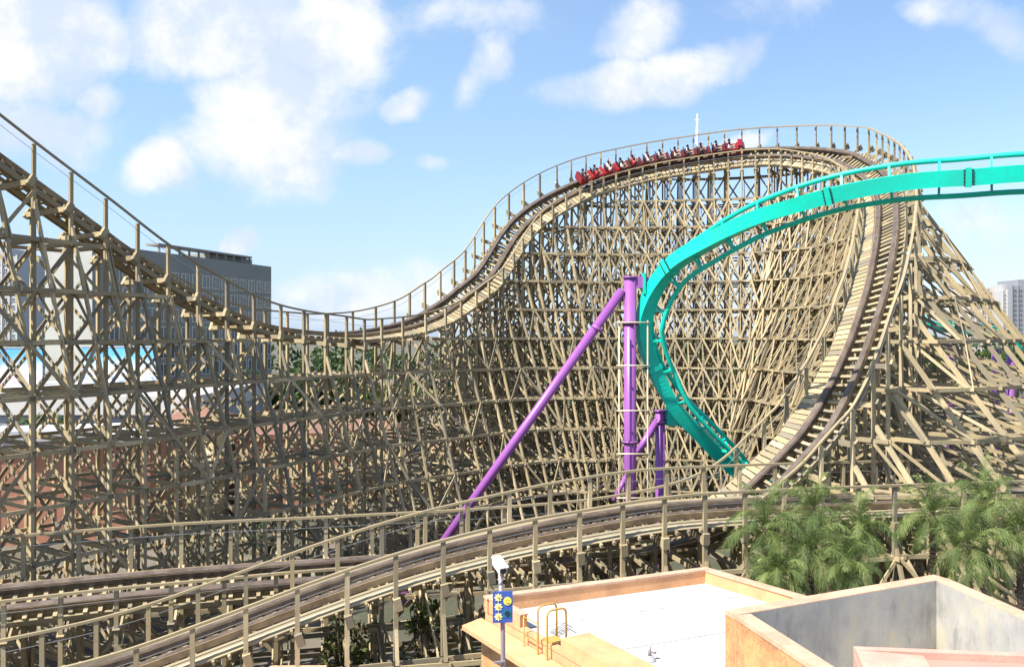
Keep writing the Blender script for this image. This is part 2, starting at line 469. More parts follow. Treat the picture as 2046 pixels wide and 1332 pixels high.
# low track across the foreground, rising to the right and going on behind the palms
cp, cr = [], []
for n, z in ((-8, 2.2), (-5, 2.6), (-3, 3.0), (-1, 3.65), (1, 4.72), (3, 5.87), (5, 6.85), (7, 7.55), (9, 8.05), (11, 8.38), (12.7, 8.42), (16, 8.35), (20, 8.2), (25, 8.0)):
    cp.append(V(32 * (-.4047 + .05707 * n) - .47, 32 * (1 + .01584 * n) + 1.69, z)); cr.append(6 if n < 9 else 8)
LOW = catmull(cp, cr, .2)

def pxof(p): return (1023 + F * p[0] / p[1], 666 - F * (p[2] - H) / p[1]) if p[1] > .1 else (1e6, 1e6)

# ------------------------------------------------------------------ wooden trestle
LEV = [0.75 + 2.55 * k for k in range(14)]
JIT = lambda a: random.uniform(-a, a)

def trestle(root, FR, bent_at, walk_side, board_walk=False, tie_step=.6, hand=1.25, walk=(0, 10**6)):
    """all timber of one ride under root. bent_at: list of (frame index, batter right, batter left, wing braces)"""
    W = M['wood']
    # --- track
    sub = FR[::2]
    for sgn in (-1, 1):
        b = MB(); l = sgn * .62
        b.sweep(sub, l - .16, l + .16, -.29, -.012, 0, .6); b.sweep(sub, l - .14, l + .10 if sgn > 0 else l + .14, -.010, .012, 1, .5)
        b.sweep(sub, l - sgn * .17 - .03, l - sgn * .17 + .03, -.30, -.06, 1, .5)
        b.build('running_rail', [M['stack'], M['steel']], root)
    b = MB(); e = MB(); st = max(1, int(round(tie_step / .2)))
    for i in range(0, len(FR), st):
        P, t, r, u = FR[i]
        lo = -1.05; hi = 1.05
        b.beam(P + r * (lo + JIT(.06)) - u * .45, P + r * (hi + JIT(.06)) - u * .45, .17, .2, t)
    b.build('crosstie', W, root)
    for sgn in (-1, 1):
        b = MB()
        for hh, ll in ((-.62, .62), (-.62, 1.02)):
            b.sweep(sub, sgn * ll - .05, sgn * ll + .05, hh - .14, hh + .14)
        b.build('ledger_beam', W, root)
    for sgn in walk_side:
        b = MB()
        if board_walk:
            for k, l in enumerate((.98, 1.21, 1.44, 1.67)):
                l0 = sgn * l; b.sweep(sub, min(l0, l0 + sgn * .20), max(l0, l0 + sgn * .20), -.30 - .03 * (k % 2), -.26 - .03 * (k % 2))
            for i in range(0, len(FR), 3):
                P, t, r, u = FR[i]
                b.beam(P + r * sgn * .9 - u * .40, P + r * sgn * (2.04 + JIT(.05)) - u * .40, .1, .15, t)
        else:
            sub = FR[walk[0]:walk[1]][::2]
            for i in range(walk[0], min(walk[1], len(FR)), 2):
                P, t, r, u = FR[i]
                b.beam(P + r * sgn * .96 - u * .26, P + r * sgn * 1.88 - u * .26, .31, .045, t)
            b.sweep(sub, sgn * 1.86 - .04, sgn * 1.86 + .04, -.5, -.30); b.sweep(sub, sgn * 1.0 - .04, sgn * 1.0 + .04, -.5, -.30)
        b.build('walkway', W, root)
    sub = FR[::2]
    for sgn in (-1, 1):                                    # handrails follow the post tops
        top = []
        for (P, t, r, u) in sub:
            q = P + r * (sgn * 1.95); top.append((q + V(0, 0, hand), t, t.cross(V(0, 0, 1)).normalized(), V(0, 0, 1)))
        b = MB(); b.sweep(top, -.075, .075, -.07, .04, 0, .35)
        b.sweep(top, -.012, .012, -.52, -.50, 1, .5)
        b.build('handrail', [W, M['cable']], root)
    # --- bents
    info = []; rest = MB(); nb = len(bent_at); over = max(0, nb - 99)
    for bi, (i, sr, sl, wing, inner, lim) in enumerate(bent_at):
        P, t, r, u = FR[i]; n = t.cross(V(0, 0, 1)).normalized(); th = V(t.x, t.y, 0).normalized()
        f = MB(); x = MB(); sl_w = .78 if wing == 'hill' else 1.0
        cols = {}
        for l in (-1.95, -.62, .62, 1.95):
            q = P + r * l - u * .45
            if abs(l) > 1: ztop = (P + r * l).z + hand - .04
            else: ztop = q.z - .1
            w = (.17 if abs(l) > 1 else .15) * sl_w
            if abs(l) > 1 or inner: f.beam((q.x, q.y, -.1), (q.x, q.y, ztop), w, w * 1.05, n)
            cols[l] = V(q.x, q.y, q.z)
        # cross cap under the deck, and its packing blocks
        f.beam(P + r * -2.15 - u * .84 + th * .09, P + r * 2.15 - u * .84 + th * .09, .09, .26, th)
        f.beam(P + r * -2.15 - u * .84 - th * .09, P + r * 2.15 - u * .84 - th * .09, .09, .26, th)
        for l in (-2.04, 2.04):
            f.beam(P + r * l - u * .50, P + r * l - u * 1.02, .3, .26, th)
        legs = {}
        for sg, slope in ((1, sr), (-1, sl)):
            c = cols[sg * 1.95]; zs = c.z - 1.3
            if slope > 0 and zs > 2.2:
                zk = max(-.1, zs - lim / slope)
                a = V(c.x, c.y, zs) + n * sg * .1; e2 = V(c.x, c.y, zk) + n * sg * (slope * (zs - zk) + .1)
                lg = MB(); lg.beam(a, e2, .12 * sl_w, (.27 if wing == 'drop' else .22) * sl_w, th)
                if zk > 0: lg.beam(e2 + V(0, 0, .1), V(e2.x, e2.y, -.1), .16, .2, th)
                legs[sg] = (c, zs, slope, lg)
        def wingpt(sg, z, legs=legs, cols=cols, n=n, lim=lim):
            if sg in legs and z < legs[sg][1]:
                c, zs, sl_, _ = legs[sg]; return V(c.x, c.y, z) + n * sg * (min(lim, sl_ * (zs - z)) + .1)
            c = cols[sg * 1.95]; return V(c.x, c.y, z)
        tops = {sg: cols[sg * 1.95].z for sg in (-1, 1)}
        zt = min(tops.values()) - .9
        prev = None; o1, o2 = th * .13, th * -.13
        for k, z in enumerate(LEV):
            if z > max(tops.values()) - .8: break
            L = wingpt(-1, min(z, 99)); Rr = wingpt(1, z)
            if z > tops[-1] - .8: L = V(cols[-.62].x, cols[-.62].y, z)
            if z > tops[1] - .8: Rr = V(cols[.62].x, cols[.62].y, z)
            dL = (L - Rr).normalized() * .25
            f.beam(L + dL + o1, Rr - dL + o1, .07, .2 * sl_w, th)
            if k % 2 == 0: f.beam(L + dL + o2, Rr - dL + o2, .07, .2 * sl_w, th)
            if prev is not None:
                pz, pL, pR = prev
                a, bq = V(cols[-1.95].x, cols[-1.95].y, 0), V(cols[1.95].x, cols[1.95].y, 0)
                A0, A1, B0, B1 = a + V(0, 0, pz), a + V(0, 0, z), bq + V(0, 0, pz), bq + V(0, 0, z)
                if z < tops[-1] - .5 and z < tops[1] - .5:
                    x.beam(A0 + th * .2, B1 + th * .2, .06, .17 * sl_w, th); x.beam(B0 - th * .2, A1 - th * .2, .06, .17 * sl_w, th)
                for sg, base0, base1, w0, w1 in ((-1, A0, A1, pL, L), (1, B0, B1, pR, Rr)):
                    if sg in legs:
                        wd = (w0 - base0).length
                        if wd > .9: x.beam(base1 + th * .2, w0 + th * .2, .06, .16, th)
                        if wd > (4.5 if wing == 'drop' else 2.4) and wing in ('drop', 'hill') and z < legs[sg][1] and not (wing == 'drop' and k % 2):
                            x.beam((base0 + w0) / 2 - th * .2, w1 * .5 + base1 * .5 - th * .2, .09, .15, th)
                            x.beam((base0 + w0) / 2 - th * .22, base1 - th * .22, .06, .15, th)
                        if wd > 6.0 and wing == 'hill':
                            x.beam(base0 * .25 + w0 * .75 - th * .2, w1 * .25 + base1 * .75 - th * .2, .09, .15, th)
            prev = (z, L, Rr)
        if bi >= nb - over - 8 and bi < nb - 8 and over:
            for q_ in (f, x, *(g_[3] for g_ in legs.values())):
                o_ = len(rest.v); rest.v += q_.v; rest.f += [tuple(i_ + o_ for i_ in ff) for ff in q_.f]; rest.mi += q_.mi; rest.tone += q_.tone; rest.smooth += q_.smooth
            info.append((cols, wingpt, tops, legs, n, th, wing)); continue
        o = f.build('bent', W, root)
        if x.v: x.build('cross_brace', W, o)
        for sg in legs: legs[sg][3].build('batter_leg', W, o)
        info.append((cols, wingpt, tops, legs, n, th, wing))
    if rest.v: rest.build('bent', W, root)['kind'] = 'stuff'
    # --- girts with their sway braces between the bents: one line per level, side and row of posts or legs
    for k, z in enumerate(LEV):
        for sg in (-1, 1):
            for row in ('post', 'leg'):
                seq = [j for j in range(len(info)) if row == 'post' or sg in info[j][3]]
                run = MB()
                for m_, j in enumerate(seq):
                    ok = False
                    if m_ + 1 < len(seq) and seq[m_ + 1] - j <= 2:
                        (c0, w0, t0, l0, n0, h0, g0), (c1, w1, t1, l1, n1, h1, g1) = info[j], info[seq[m_ + 1]]
                        if row == 'post' and z < min(t0[sg], t1[sg]) - .8:
                            ok = True
                            a = V(c0[sg * 1.95].x, c0[sg * 1.95].y, z) + n0 * sg * .13; b_ = V(c1[sg * 1.95].x, c1[sg * 1.95].y, z) + n1 * sg * .13
                            brace = k + 1 < len(LEV) and LEV[k + 1] < min(t0[sg], t1[sg]) - .6 and (g0 != 'light' or (j + k) % 2 == 0)
                            a2, b2 = a + V(0, 0, 2.55), b_ + V(0, 0, 2.55)
                        elif row == 'leg' and z < min(l0[sg][1], l1[sg][1]) - .8:
                            ok = True
                            a, b_ = w0(sg, z) + n0 * sg * .13, w1(sg, z) + n1 * sg * .13
                            brace = z + 2.55 < min(l0[sg][1], l1[sg][1]) and (g0 == 'hill' and sg > 0 or (m_ // 2 + k) % 3 == 0)
                            a2, b2 = w0(sg, z + 2.55) + n0 * sg * .13, w1(sg, z + 2.55) + n1 * sg * .13
                    if ok:
                        dd = (b_ - a).normalized() * .18
                        run.beam(a - dd, b_ + dd, .07, .15 if g0 == 'hill' else .2)
                        if brace:
                            q0, q1 = (a, b2) if (m_ + (k if g0 != 'hill' else 0)) % 2 == 0 else (a2, b_)
                            run.beam(q0 + n0 * sg * .06, q1 + n1 * sg * .06, .06, .15 if g0 == 'hill' else .18, n0)
                            if g0 == 'hill' and (row == 'post' or sg > 0):
                                q0, q1 = (a2, b_) if m_ % 2 == 0 else (a, b2)
                                run.beam(q0 - n0 * sg * .22, q1 - n1 * sg * .22, .06, .13, n0)
                    elif run.v:
                        run.build('braced_girt', W, root); run = MB()
                if run.v: run.build('braced_girt', W, root)
    return info

def spaced(FR, fn):
    """frame indices at a spacing that depends on the photo column of the track; fn(P, s) -> (spacing, batter right, batter left, wing)"""
    out, nxt = [], 0.0
    for i in range(len(FR)):
        s = i * .2
        if s >= nxt:
            sp, *q = fn(FR[i][0], s); out.append((i, *q)); nxt = s + sp
    return out

iv = {}
for i, (P, *_r) in enumerate(MAIN):
    if 'dip' not in iv and P.x > -10: iv['dip'] = i
    if 'top' not in iv and P.x > 5.0: iv['top'] = i
    if 'turn' not in iv and P.x > 26.0: iv['turn'] = i
    if 'turn' in iv and 'drop' not in iv and P.y < 58: iv['drop'] = i
    if 'drop' in iv and 'low' not in iv and P.z < 9.0: iv['low'] = i

NB = [0]
def main_rule(P, s):
    """spacing, right batter, left batter, style, inner posts, widest reach of a batter leg"""
    i = s / .2; NB[0] += 1; alt = NB[0] % 2
    if i < iv['dip'] - 25: return 2.05 if i < iv['dip'] - 60 else 1.9, .36, 0, 'light', False, 3.4
    if i < iv['dip'] + 40: return 1.85, .36, .2 * alt, 'light', False, 4.4
    if i < iv['top']: return 1.75, .34, .25 * alt, '', True, 7
    if i < iv['turn']: return 1.3, .31, .34 * alt, 'hill', True, 8
    if i < iv['drop'] - 35: return 1.35, .40, .40 * alt, 'hill', True, 8.5
    if i < iv['drop']: return 1.7, .34, .68 * alt, 'hill', True, 20
    if i < iv['low']: return 2.3, .14, .69, 'drop', True, 20
    return 2.1, .16, 0, 'light', False, 2

root = thing('wooden_coaster', 'tall wooden coaster with sloping track, banked hilltop turn and steep plank-sided drop', 'roller coaster', (MAIN[0][0].x, MAIN[0][0].y, 0))
main_bents = spaced(MAIN, main_rule)
trestle(root, MAIN, main_bents, (1,), walk=(iv['dip'] - 20, iv['low'] + 25))

root2 = thing('wooden_coaster', 'low wooden coaster track rising left to right behind the white roof', 'roller coaster', (LOW[0][0].x, LOW[0][0].y, 0))
low_bents = spaced(LOW, lambda P, s: (1.9, .30, .24, 'light', False, 3))
trestle(root2, LOW, low_bents, (-1, 1), board_walk=True)

# ------------------------------------------------------------------ train and riders
def seat_mesh():
    b = MB()
    b.hexa([(-.52, -.5, .30), (.52, -.5, .30), (.52, .02, .34), (-.52, .02, .34), (-.52, -.5, .40), (.52, -.5, .40), (.52, .02, .44), (-.52, .02, .44)])
    for sx in (-.27, .27):
        b.hexa([(sx - .22, -.58, .40), (sx + .22, -.58, .40), (sx + .22, -.46, .40), (sx - .22, -.46, .40), (sx - .15, -.72, 1.16), (sx + .15, -.72, 1.16), (sx + .15, -.64, 1.16), (sx - .15, -.64, 1.16)])
    return b

def side_body(prof, w, mb, mi=0):
    n = len(prof); vs = [(-w, p[0], p[1]) for p in prof] + [(w, p[0], p[1]) for p in prof]
    fs = [tuple(range(n)), tuple(reversed(range(n, 2 * n)))] + [(i, n + i, n + (i + 1) % n, (i + 1) % n) for i in range(n)]
    mb.add(vs, fs, mi, .5)

def make_train():
    # find the stretch of track it stands on
    idx = [i for i in range(iv['top'] - 40, iv['turn'] + 20)]
    i1 = min(idx, key=lambda i: abs(pxof(MAIN[i][0])[0] - 1484)); i0 = min(idx, key=lambda i: abs(pxof(MAIN[i][0])[0] - 1163))
    N = 12; gap = (i1 - i0) * .2 / N
    root = thing('coaster_train', 'dark red coaster train full of riders cresting the wooden hill', 'train', MAIN[i1][0])
    k_ = gap / 1.35
    shirts = [((.75, .75, .75), 'white'), ((.03, .04, .09), 'navy'), ((.05, .05, .05), 'black'), ((.04, .06, .10), 'navy'), ((.60, .52, .42), 'beige'), ((.10, .16, .12), 'dark green'),
              ((.78, .78, .78), 'white'), ((.55, .03, .04), 'red'), ((.75, .74, .72), 'white'), ((.72, .72, .70), 'white'), ((.45, .03, .04), 'red'), ((.04, .04, .06), 'black')]
    ords = ['first', 'second', 'third', 'fourth', 'fifth', 'sixth', 'seventh', 'eighth', 'ninth', 'tenth', 'eleventh', 'last']
    bodies = rider_meshes()
    for c in range(N):
        i = int(i1 - (c + .5) * gap / .2); P, t, r, u = MAIN[i]
        mtx = Matrix((r, t, u)).transposed().to_4x4(); eul = mtx.to_euler()
        b = MB()
        pr = [(-.70, .12), (.66, .12), (.71, .34), (.56, .76), (.40, .74), (.30, .60), (-.34, .58), (-.46, .80), (-.64, .80), (-.72, .34)]
        side_body([(a * k_, z) for a, z in pr], .60, b, 0)
        if c == 0:
            side_body([(.56 * k_, .12), (.98, .22), (1.10, .55), (.86, 1.02), (.50 * k_, 1.06), (.54 * k_, .6)], .58, b, 1)
        if c == N - 1:
            side_body([(-.60 * k_, .14), (-.60 * k_, 1.0), (-.78, 1.05), (-.98, .5), (-.86, .16)], .58, b, 1)
        for sx in (-1, 1):
            b.box((sx * .60 - .012, -.50 * k_, .30), (sx * .60 + .012, .48 * k_, .46), 2, .5)
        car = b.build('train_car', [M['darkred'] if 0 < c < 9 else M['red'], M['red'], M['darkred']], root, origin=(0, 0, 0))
        car.location = P + u * .10 - Vector(root.location); car.rotation_euler = eul
        seat_mesh().build('seat', M['seat'], car, origin=(0, 0, 0))
        for sx in (-1, 1):
            w = MB(); w.tube([(sx * .56, .3, .06), (sx * .70, .3, .06)], .15, 12); w.tube([(sx * .56, -.34, .06), (sx * .70, -.34, .06)], .15, 12)
            w.tube([(0, .3, .06), (sx * .58, .3, .06)], .03, 6); w.tube([(0, -.34, .06), (sx * .58, -.34, .06)], .03, 6); w.beam((0, .3, .06), (0, -.34, .06), .08, .08); w.build('wheel_set', M['dark_steel'], car, origin=(0, 0, 0))
            e = MB(); e.beam((sx * .62, -.16, .36), (sx * .62, .26, .42), .02, .19, (1, 0, 0)); e.build('side_emblem', M['cream'], car, origin=(0, 0, 0))
        lb = MB(); lb.tube([(-.46, .16, .74), (.46, .16, .74)], .035, 8); lb.build('lap_bar', M['dark_steel'], car, origin=(0, 0, 0))
        if c == 0:
            e = MB()
            e.tube([(.585, .74, .62), (.60, .74, .62)], .14, 10); e.build('nose_emblem', M['cream'], car, origin=(0, 0, 0))
        for s, sx in enumerate((.27, -.27)):
            up = 1 if ((c * 2 + s) * 7 % 5) in (1, 3) and c in (0, 6, 7, 8, 9, 2) else 0
            colr, cname = shirts[(c + (3 if s else 0)) % 12] if s else shirts[c]
            o = bpy.data.objects.new('person', bodies[up][0]); C.objects.link(o)
            pos = P + u * (.10 + .50) + r * sx - t * .30
            o.location = pos; o.rotation_euler = eul
            side = 'near' if s == 0 else 'far'
            arm = 'with arms raised' if up else 'holding the bar'
            tag(o, f'rider in {cname} top {arm}, {side} seat, {ords[c]} car from front', 'person', 'riders in the red coaster train')
            key = 'shirt_' + cname.replace(' ', '_')
            if key not in M: M[key] = mat(key, colr, .8)
            sh = bpy.data.objects.new('shirt', bodies[up][1].copy()); sh.data.materials.clear(); sh.data.materials.append(M[key])
            C.objects.link(sh); sh.parent = o
            hr = bpy.data.objects.new('hair', bodies[up][2]); C.objects.link(hr); hr.parent = o
            tq = bpy.data.objects.new('trousers', bodies[up][3]); C.objects.link(tq); tq.parent = o

def skin_mesh(name, pts, edges, rad, m, rootv=0, lev=1):
    me = bpy.data.meshes.new(name); me.from_pydata([tuple(p) for p in pts], edges, [])
    o = bpy.data.objects.new(name, me); C.objects.link(o)
    md = o.modifiers.new('skin', 'SKIN'); md.use_smooth_shade = True
    sd = o.modifiers.new('sub', 'SUBSURF'); sd.levels = lev; sd.render_levels = lev
    for i, v in enumerate(me.skin_vertices[0].data):
        v.radius = (rad[i], rad[i] * (.8 if i in (0, 1, 2) else 1)); v.use_root = (i == rootv)
    dg = bpy.context.evaluated_depsgraph_get()
    ev = bpy.data.meshes.new_from_object(o.evaluated_get(dg)); ev.name = name
    bpy.data.objects.remove(o)
    ev.materials.clear(); ev.materials.append(m)
    for p in ev.polygons: p.use_smooth = True
    return ev

def rider_meshes():
    res = []
    for up in (0, 1):
        pts = [(0, 0, 0), (0, .0, .22), (0, .02, .42), (0, .03, .53), (0, .05, .64), (0, .07, .76)]
        ed = [(0, 1), (1, 2), (2, 3), (3, 4), (4, 5)]; rad = [.15, .13, .16, .055, .095, .085]
        pts.append((0, .16, .66)); ed.append((4, 6)); rad.append(.022)         # nose
        for sx in (-1, 1):
            o = len(pts)
            if up: arm = [(sx * .20, .02, .44), (sx * .26, .10, .68), (sx * .24, .16, .94), (sx * .24, .18, 1.02)]
            else: arm = [(sx * .20, .02, .42), (sx * .24, .12, .20), (sx * .17, .36, .24), (sx * .16, .44, .26)]
            pts += arm; ed += [(2, o), (o, o + 1), (o + 1, o + 2), (o + 2, o + 3)]; rad += [.07, .05, .036, .04]
            h = Vector(arm[3]); fd = (h - Vector(arm[2])).normalized()
            for q in range(5):
                f0 = len(pts); off = V((q - 1.5) * .02, 0, 0) if q < 4 else V(-sx * .05, 0, 0)
                ln = (.07, .085, .08, .06, .045)[q]
                pts.append(h + off + fd * (.03 if q < 4 else .0)); pts.append(h + off * 1.2 + fd * (.03 + ln) + V(0, .012, -.012 if not up else 0))
                ed += [(o + 3, f0), (f0, f0 + 1)]; rad += [.010, .008]
            o = len(pts)
            leg = [(sx * .10, .08, -.02), (sx * .13, .44, .03), (sx * .13, .50, -.30), (sx * .13, .62, -.34)]
            pts += leg; ed += [(0, o), (o, o + 1), (o + 1, o + 2), (o + 2, o + 3)]; rad += [.09, .07, .05, .04]
        body = skin_mesh('person', pts, ed, rad, M['skin'])
        sp = [(0, 0, .06), (0, 0, .22), (0, .02, .40), (0, .025, .48)]; se = [(0, 1), (1, 2), (2, 3)]; srad = [.175, .16, .19, .09]
        for sx in (-1, 1):
            o = len(sp)
            sp += ([(sx * .21, .02, .44), (sx * .26, .09, .62)] if up else [(sx * .21, .02, .42), (sx * .24, .10, .24)]); se += [(2, o), (o, o + 1)]; srad += [.088, .07]
        shirt = skin_mesh('shirt', sp, se, srad, M['white'])
        hp = [(0, .02, .74), (0, -.02, .68), (0, .06, .82)]; hair = skin_mesh('hair', hp, [(0, 1), (0, 2)], [.105, .095, .07], M['hair'])
        tp_ = [(0, 0, 0)]; te = []; trd = [.17]
        for sx in (-1, 1):
            o = len(tp_); tp_ += [(sx * .11, .1, -.02), (sx * .13, .44, .03), (sx * .13, .49, -.24)]; te += [(0, o), (o, o + 1), (o + 1, o + 2)]; trd += [.105, .085, .065]
        trs = skin_mesh('trousers', tp_, te, trd, M['trousers'])
        res.append((body, shirt, hair, trs))
    return res

make_train()

# ------------------------------------------------------------------ teal steel coaster
def steel_frames(rows, step=.25):
    """rows: (px, py, d, up vector from spine to rails)"""
    P = [at(a, b, c) for a, b, c, _ in rows]
    fr = catmull(P, [0] * len(P), step)
    ups = [Vector(q[3]).normalized() for q in rows]
    # nearest control parameter for every frame
    ctrl = []; k = 0
    for p in P:
        k = min(range(k, len(fr)), key=lambda i: (fr[i][0] - p).length); ctrl.append(k)
    out = []
    for i, (p, t, _, _) in enumerate(fr):
        j = max(0, min(len(ctrl) - 2, sum(1 for c in ctrl if c <= i) - 1)); a, b = ctrl[j], ctrl[j + 1]
        q = 0 if b == a else max(0, min(1, (i - a) / (b - a)))
        u = ups[j].lerp(ups[j + 1], q); u = (u - t * u.dot(t)).normalized()
        out.append((p, t, t.cross(u).normalized(), u))
    return out

def steel_track(root, fr, spine=.355, gauge=.80, rise=.76, rail=.125, tie=2.0, step=.25):
    b = MB(); b.sweep(fr, -spine, spine, -spine, spine, 0, .5); b.build('spine', M['teal'], root)
    for sg in (-1, 1):
        b = MB(); b.tube([p + r * sg * gauge + u * rise for p, t, r, u in fr], rail, 10, 0, .5); b.build('running_tube', M['teal'], root)
    st = int(tie / step)
    for i in range(3, len(fr), st):
        p, t, r, u = fr[i]; b = MB()
        for sg in (-1, 1):
            b.beam(p + r * sg * spine * .8 + u * spine * .8, p + r * sg * gauge + u * (rise - .02), .10, .14, t, 0, .5)
        b.beam(p - r * gauge + u * (rise - .04), p + r * gauge + u * (rise - .04), .10, .10, t, 0, .5)
        b.build('tie', M['teal'], root)

rows = [(2900, 348, 31.0, (.0, .98, .17)), (2500, 338, 33.0, (.0, .98, .17)), (2230, 340, 35.0, (.0, .98, .17)), (2046, 346, 36.0, (.0, .98, .17)), (1942, 354, 36.9, (.01, .98, .17)), (1815, 363, 38.0, (.02, .98, .16)),
        (1680, 386, 39.4, (.04, .98, .15)), (1590, 410, 40.4, (.08, .98, .08)), (1500, 440, 41.6, (.16, .97, -.06)), (1408, 487, 43.2, (.32, .90, -.22)), (1340, 532, 44.6, (.55, .78, -.26)),
        (1302, 588, 45.7, (.85, .48, -.16)), (1286, 645, 46.3, (.97, .22, .0)), (1293, 700, 46.8, (.95, .15, .22)), (1312, 749, 47.1, (.88, .12, .42)),
        (1347, 812, 47.5, (.80, -.18, .58)), (1403, 872, 48.1, (.72, -.32, .66)), (1458, 928, 48.8, (.65, -.32, .72)), (1500, 966, 49.3, (.6, 0, .75)), (1560, 1010, 50.0, (.5, 0, .85)), (1640, 1050, 51, (.4, 0, .9))]
SF = steel_frames(rows)
sroot = thing('steel_coaster', 'bright teal steel coaster track twisting down beside purple columns', 'roller coaster', (at(1260, 900, 46).x, 46, 0))
steel_track(sroot, SF)
# bolted joint collars on the spine
for jx, jy in ((1942, 354), (1660, 392), (1340, 530), (1303, 732)):
    k = min(range(len(SF) - 1), key=lambda i: (pxof(SF[i][0])[0] - jx) ** 2 + (pxof(SF[i][0])[1] - jy) ** 2)
    b = MB(); b.sweep(SF[k:k + 2], -.42, .42, -.42, .40, 0, .5)
    p, t, r, u = SF[k]
    for sg in (-1, 1):
        for q in (-.32, -.16, 0, .16, .32):
            c_ = p + r * q + t * (.125 + sg * .16); b.beam(c_ - u * .44, c_ - u * .30, .07, .07, t, 1)
    b.build('joint_collar', [M['teal'], M['dark_steel']], sroot)
# column, its brace, and the small column with its brace
def column(root, px, py, d, r, foot=None, brace=None, flange=()):
    top = at(px, py, d)
    b = MB(); b.tube([(top.x, d, -.2), (top.x, d, top.z)], r, 24, 0, .5)
    o = b.build('support_column', M['purple'], root)
    for z in flange:
        f = MB(); f.tube([(top.x, d, z - .06), (top.x, d, z + .06)], r + .10, 24); f.build('flange', M['purple'], o)
        bt = MB()
        for q in range(14):
            a = 2 * math.pi * q / 14; bt.tube([(top.x + (r + .055) * math.cos(a), d + (r + .055) * math.sin(a), z - .12), (top.x + (r + .055) * math.cos(a), d + (r + .055) * math.sin(a), z + .12)], .03, 6)
        bt.build('flange_bolt', M['dark_steel'], o)
    fo = MB(); fo.tube([(top.x, d, -.1), (top.x, d, .45)], r + .55, 20); fo.build('footing', M['concrete'], o)
    f = MB(); f.tube([(top.x, d, top.z), (top.x, d, top.z + .1)], r + .08, 24); f.build('cap_plate', M['purple'], o)
    return top
ct = column(sroot, 1259, 556, 46, .33, flange=(at(0, 882, 46).z, at(0, 645, 46).z))
b = MB(); b.tube([at(1247, 580, 46) + V(-.1, 0, 0), at(910, 1050, 46.0) + (at(910, 1050, 46.0) - at(1247, 580, 46)) * .33], .25, 20, 0, .5); br = b.build('support_strut', M['purple'], sroot)
f = MB(); m0 = at(1195, 653, 46); m1 = at(1191, 659, 46); f.tube([m0, m1], .34, 20); f.build('flange', M['purple'], br)
b = MB(); p0 = at(1268, 563, 46); p1 = at(1300, 566, 45.9)
b.beam(p0 + V(0, 0, .0), p1, .4, .62, (0, 1, 0), 0, .5); b.build('support_arm', M['purple'], sroot)
b = MB(); b.beam(at(1286, 546, 45.9), at(1286, 588, 45.9), .12, .85, (1, 0, 0), 0, .5); b.build('mounting_plate', M['teal'], sroot)
ct2 = column(sroot, 1319, 822, 48, .27, flange=(at(0, 842, 48).z,))
b = MB(); b.tube([at(1314, 838, 48), at(1272, 908, 46.9)], .2, 16, 0, .5); b.build('support_strut', M['purple'], sroot)
b = MB(); b.tube([at(1254, 945, 46), at(1226, 1000, 45.7)], .13, 16, 0, .5); b.build('support_strut', M['purple'], sroot)
b = MB()
k = min(range(len(SF)), key=lambda i: (SF[i][0] - at(1362, 838, 47.8)).length); p, t, r, u = SF[k]
q0 = at(1330, 822, 48)
b.add([q0 + V(0, -.3, .25), q0 + V(0, .3, .25), q0 + V(0, .3, -.75), q0 + V(0, -.3, -.75), p - t * .9 + V(-.2, -.3, 0), p - t * .9 + V(-.2, .3, 0), p + t * .7 + V(-.35, .3, 0), p + t * .7 + V(-.35, -.3, 0)],
      [(0, 1, 2, 3), (7, 6, 5, 4), (0, 4, 5, 1), (1, 5, 6, 2), (2, 6, 7, 3), (3, 7, 4, 0)], 0, .5)
b.build('bracket', M['teal'], sroot)

# thin pipe frame standing round the column
pf = thing('pipe_frame', 'slender pale pipe frame standing round the tall purple column', 'frame', (ct.x, 45.2, 0))
xs = [at(px, 700, 45.2).x for px in (1237, 1294)]
for x_ in xs[:]:
    b = MB(); b.tube([(x_, 45.2, 0), (x_, 45.2, at(0, 640, 45.2).z)], .035, 8); b.build('standard_pipe', M['pipe'], pf)
for y_ in (644, 730, 820, 906, 994):
    b = MB(); z = at(0, y_, 45.2).z; b.tube([(xs[0] - .15, 45.12, z), (xs[1] + .1, 45.12, z)], .04, 8); b.build('ledger_pipe', M['pipe'], pf)

# far piece of the same kind of ride on the right
fr2 = steel_frames([(1840, 640, 92, (.0, .2, 1)), (1880, 655, 93, (.0, .2, 1)), (1930, 660, 95, (0, .0, 1)), (1985, 668, 97, (0, -.2, 1)), (2040, 690, 98, (0, -.2, 1)), (2130, 745, 99, (0, -.2, 1))])
fs_ = thing('steel_coaster', 'distant teal steel coaster track dipping behind the right hand timbers', 'roller coaster', (at(1985, 668, 97).x, 97, 0))
steel_track(fs_, fr2, tie=3.0)
for px, py, d in ((1905, 668, 94.5), (1995, 690, 97.5), (2025, 698, 98)):
    t_ = at(px, py, d); b = MB(); b.tube([(t_.x, t_.y + .6, 0), (t_.x, t_.y + .6, t_.z - .4)], .4, 14); b.build('support_column', M['purple'], fs_)

# ------------------------------------------------------------------ far buildings
def wall_frame(a, b):
    a, b = Vector(a), Vector(b); e = (b - a); L = e.length; e.normalize(); n = V(e.y, -e.x, 0)   # n: to the right of a->b
    return a, e, n, L

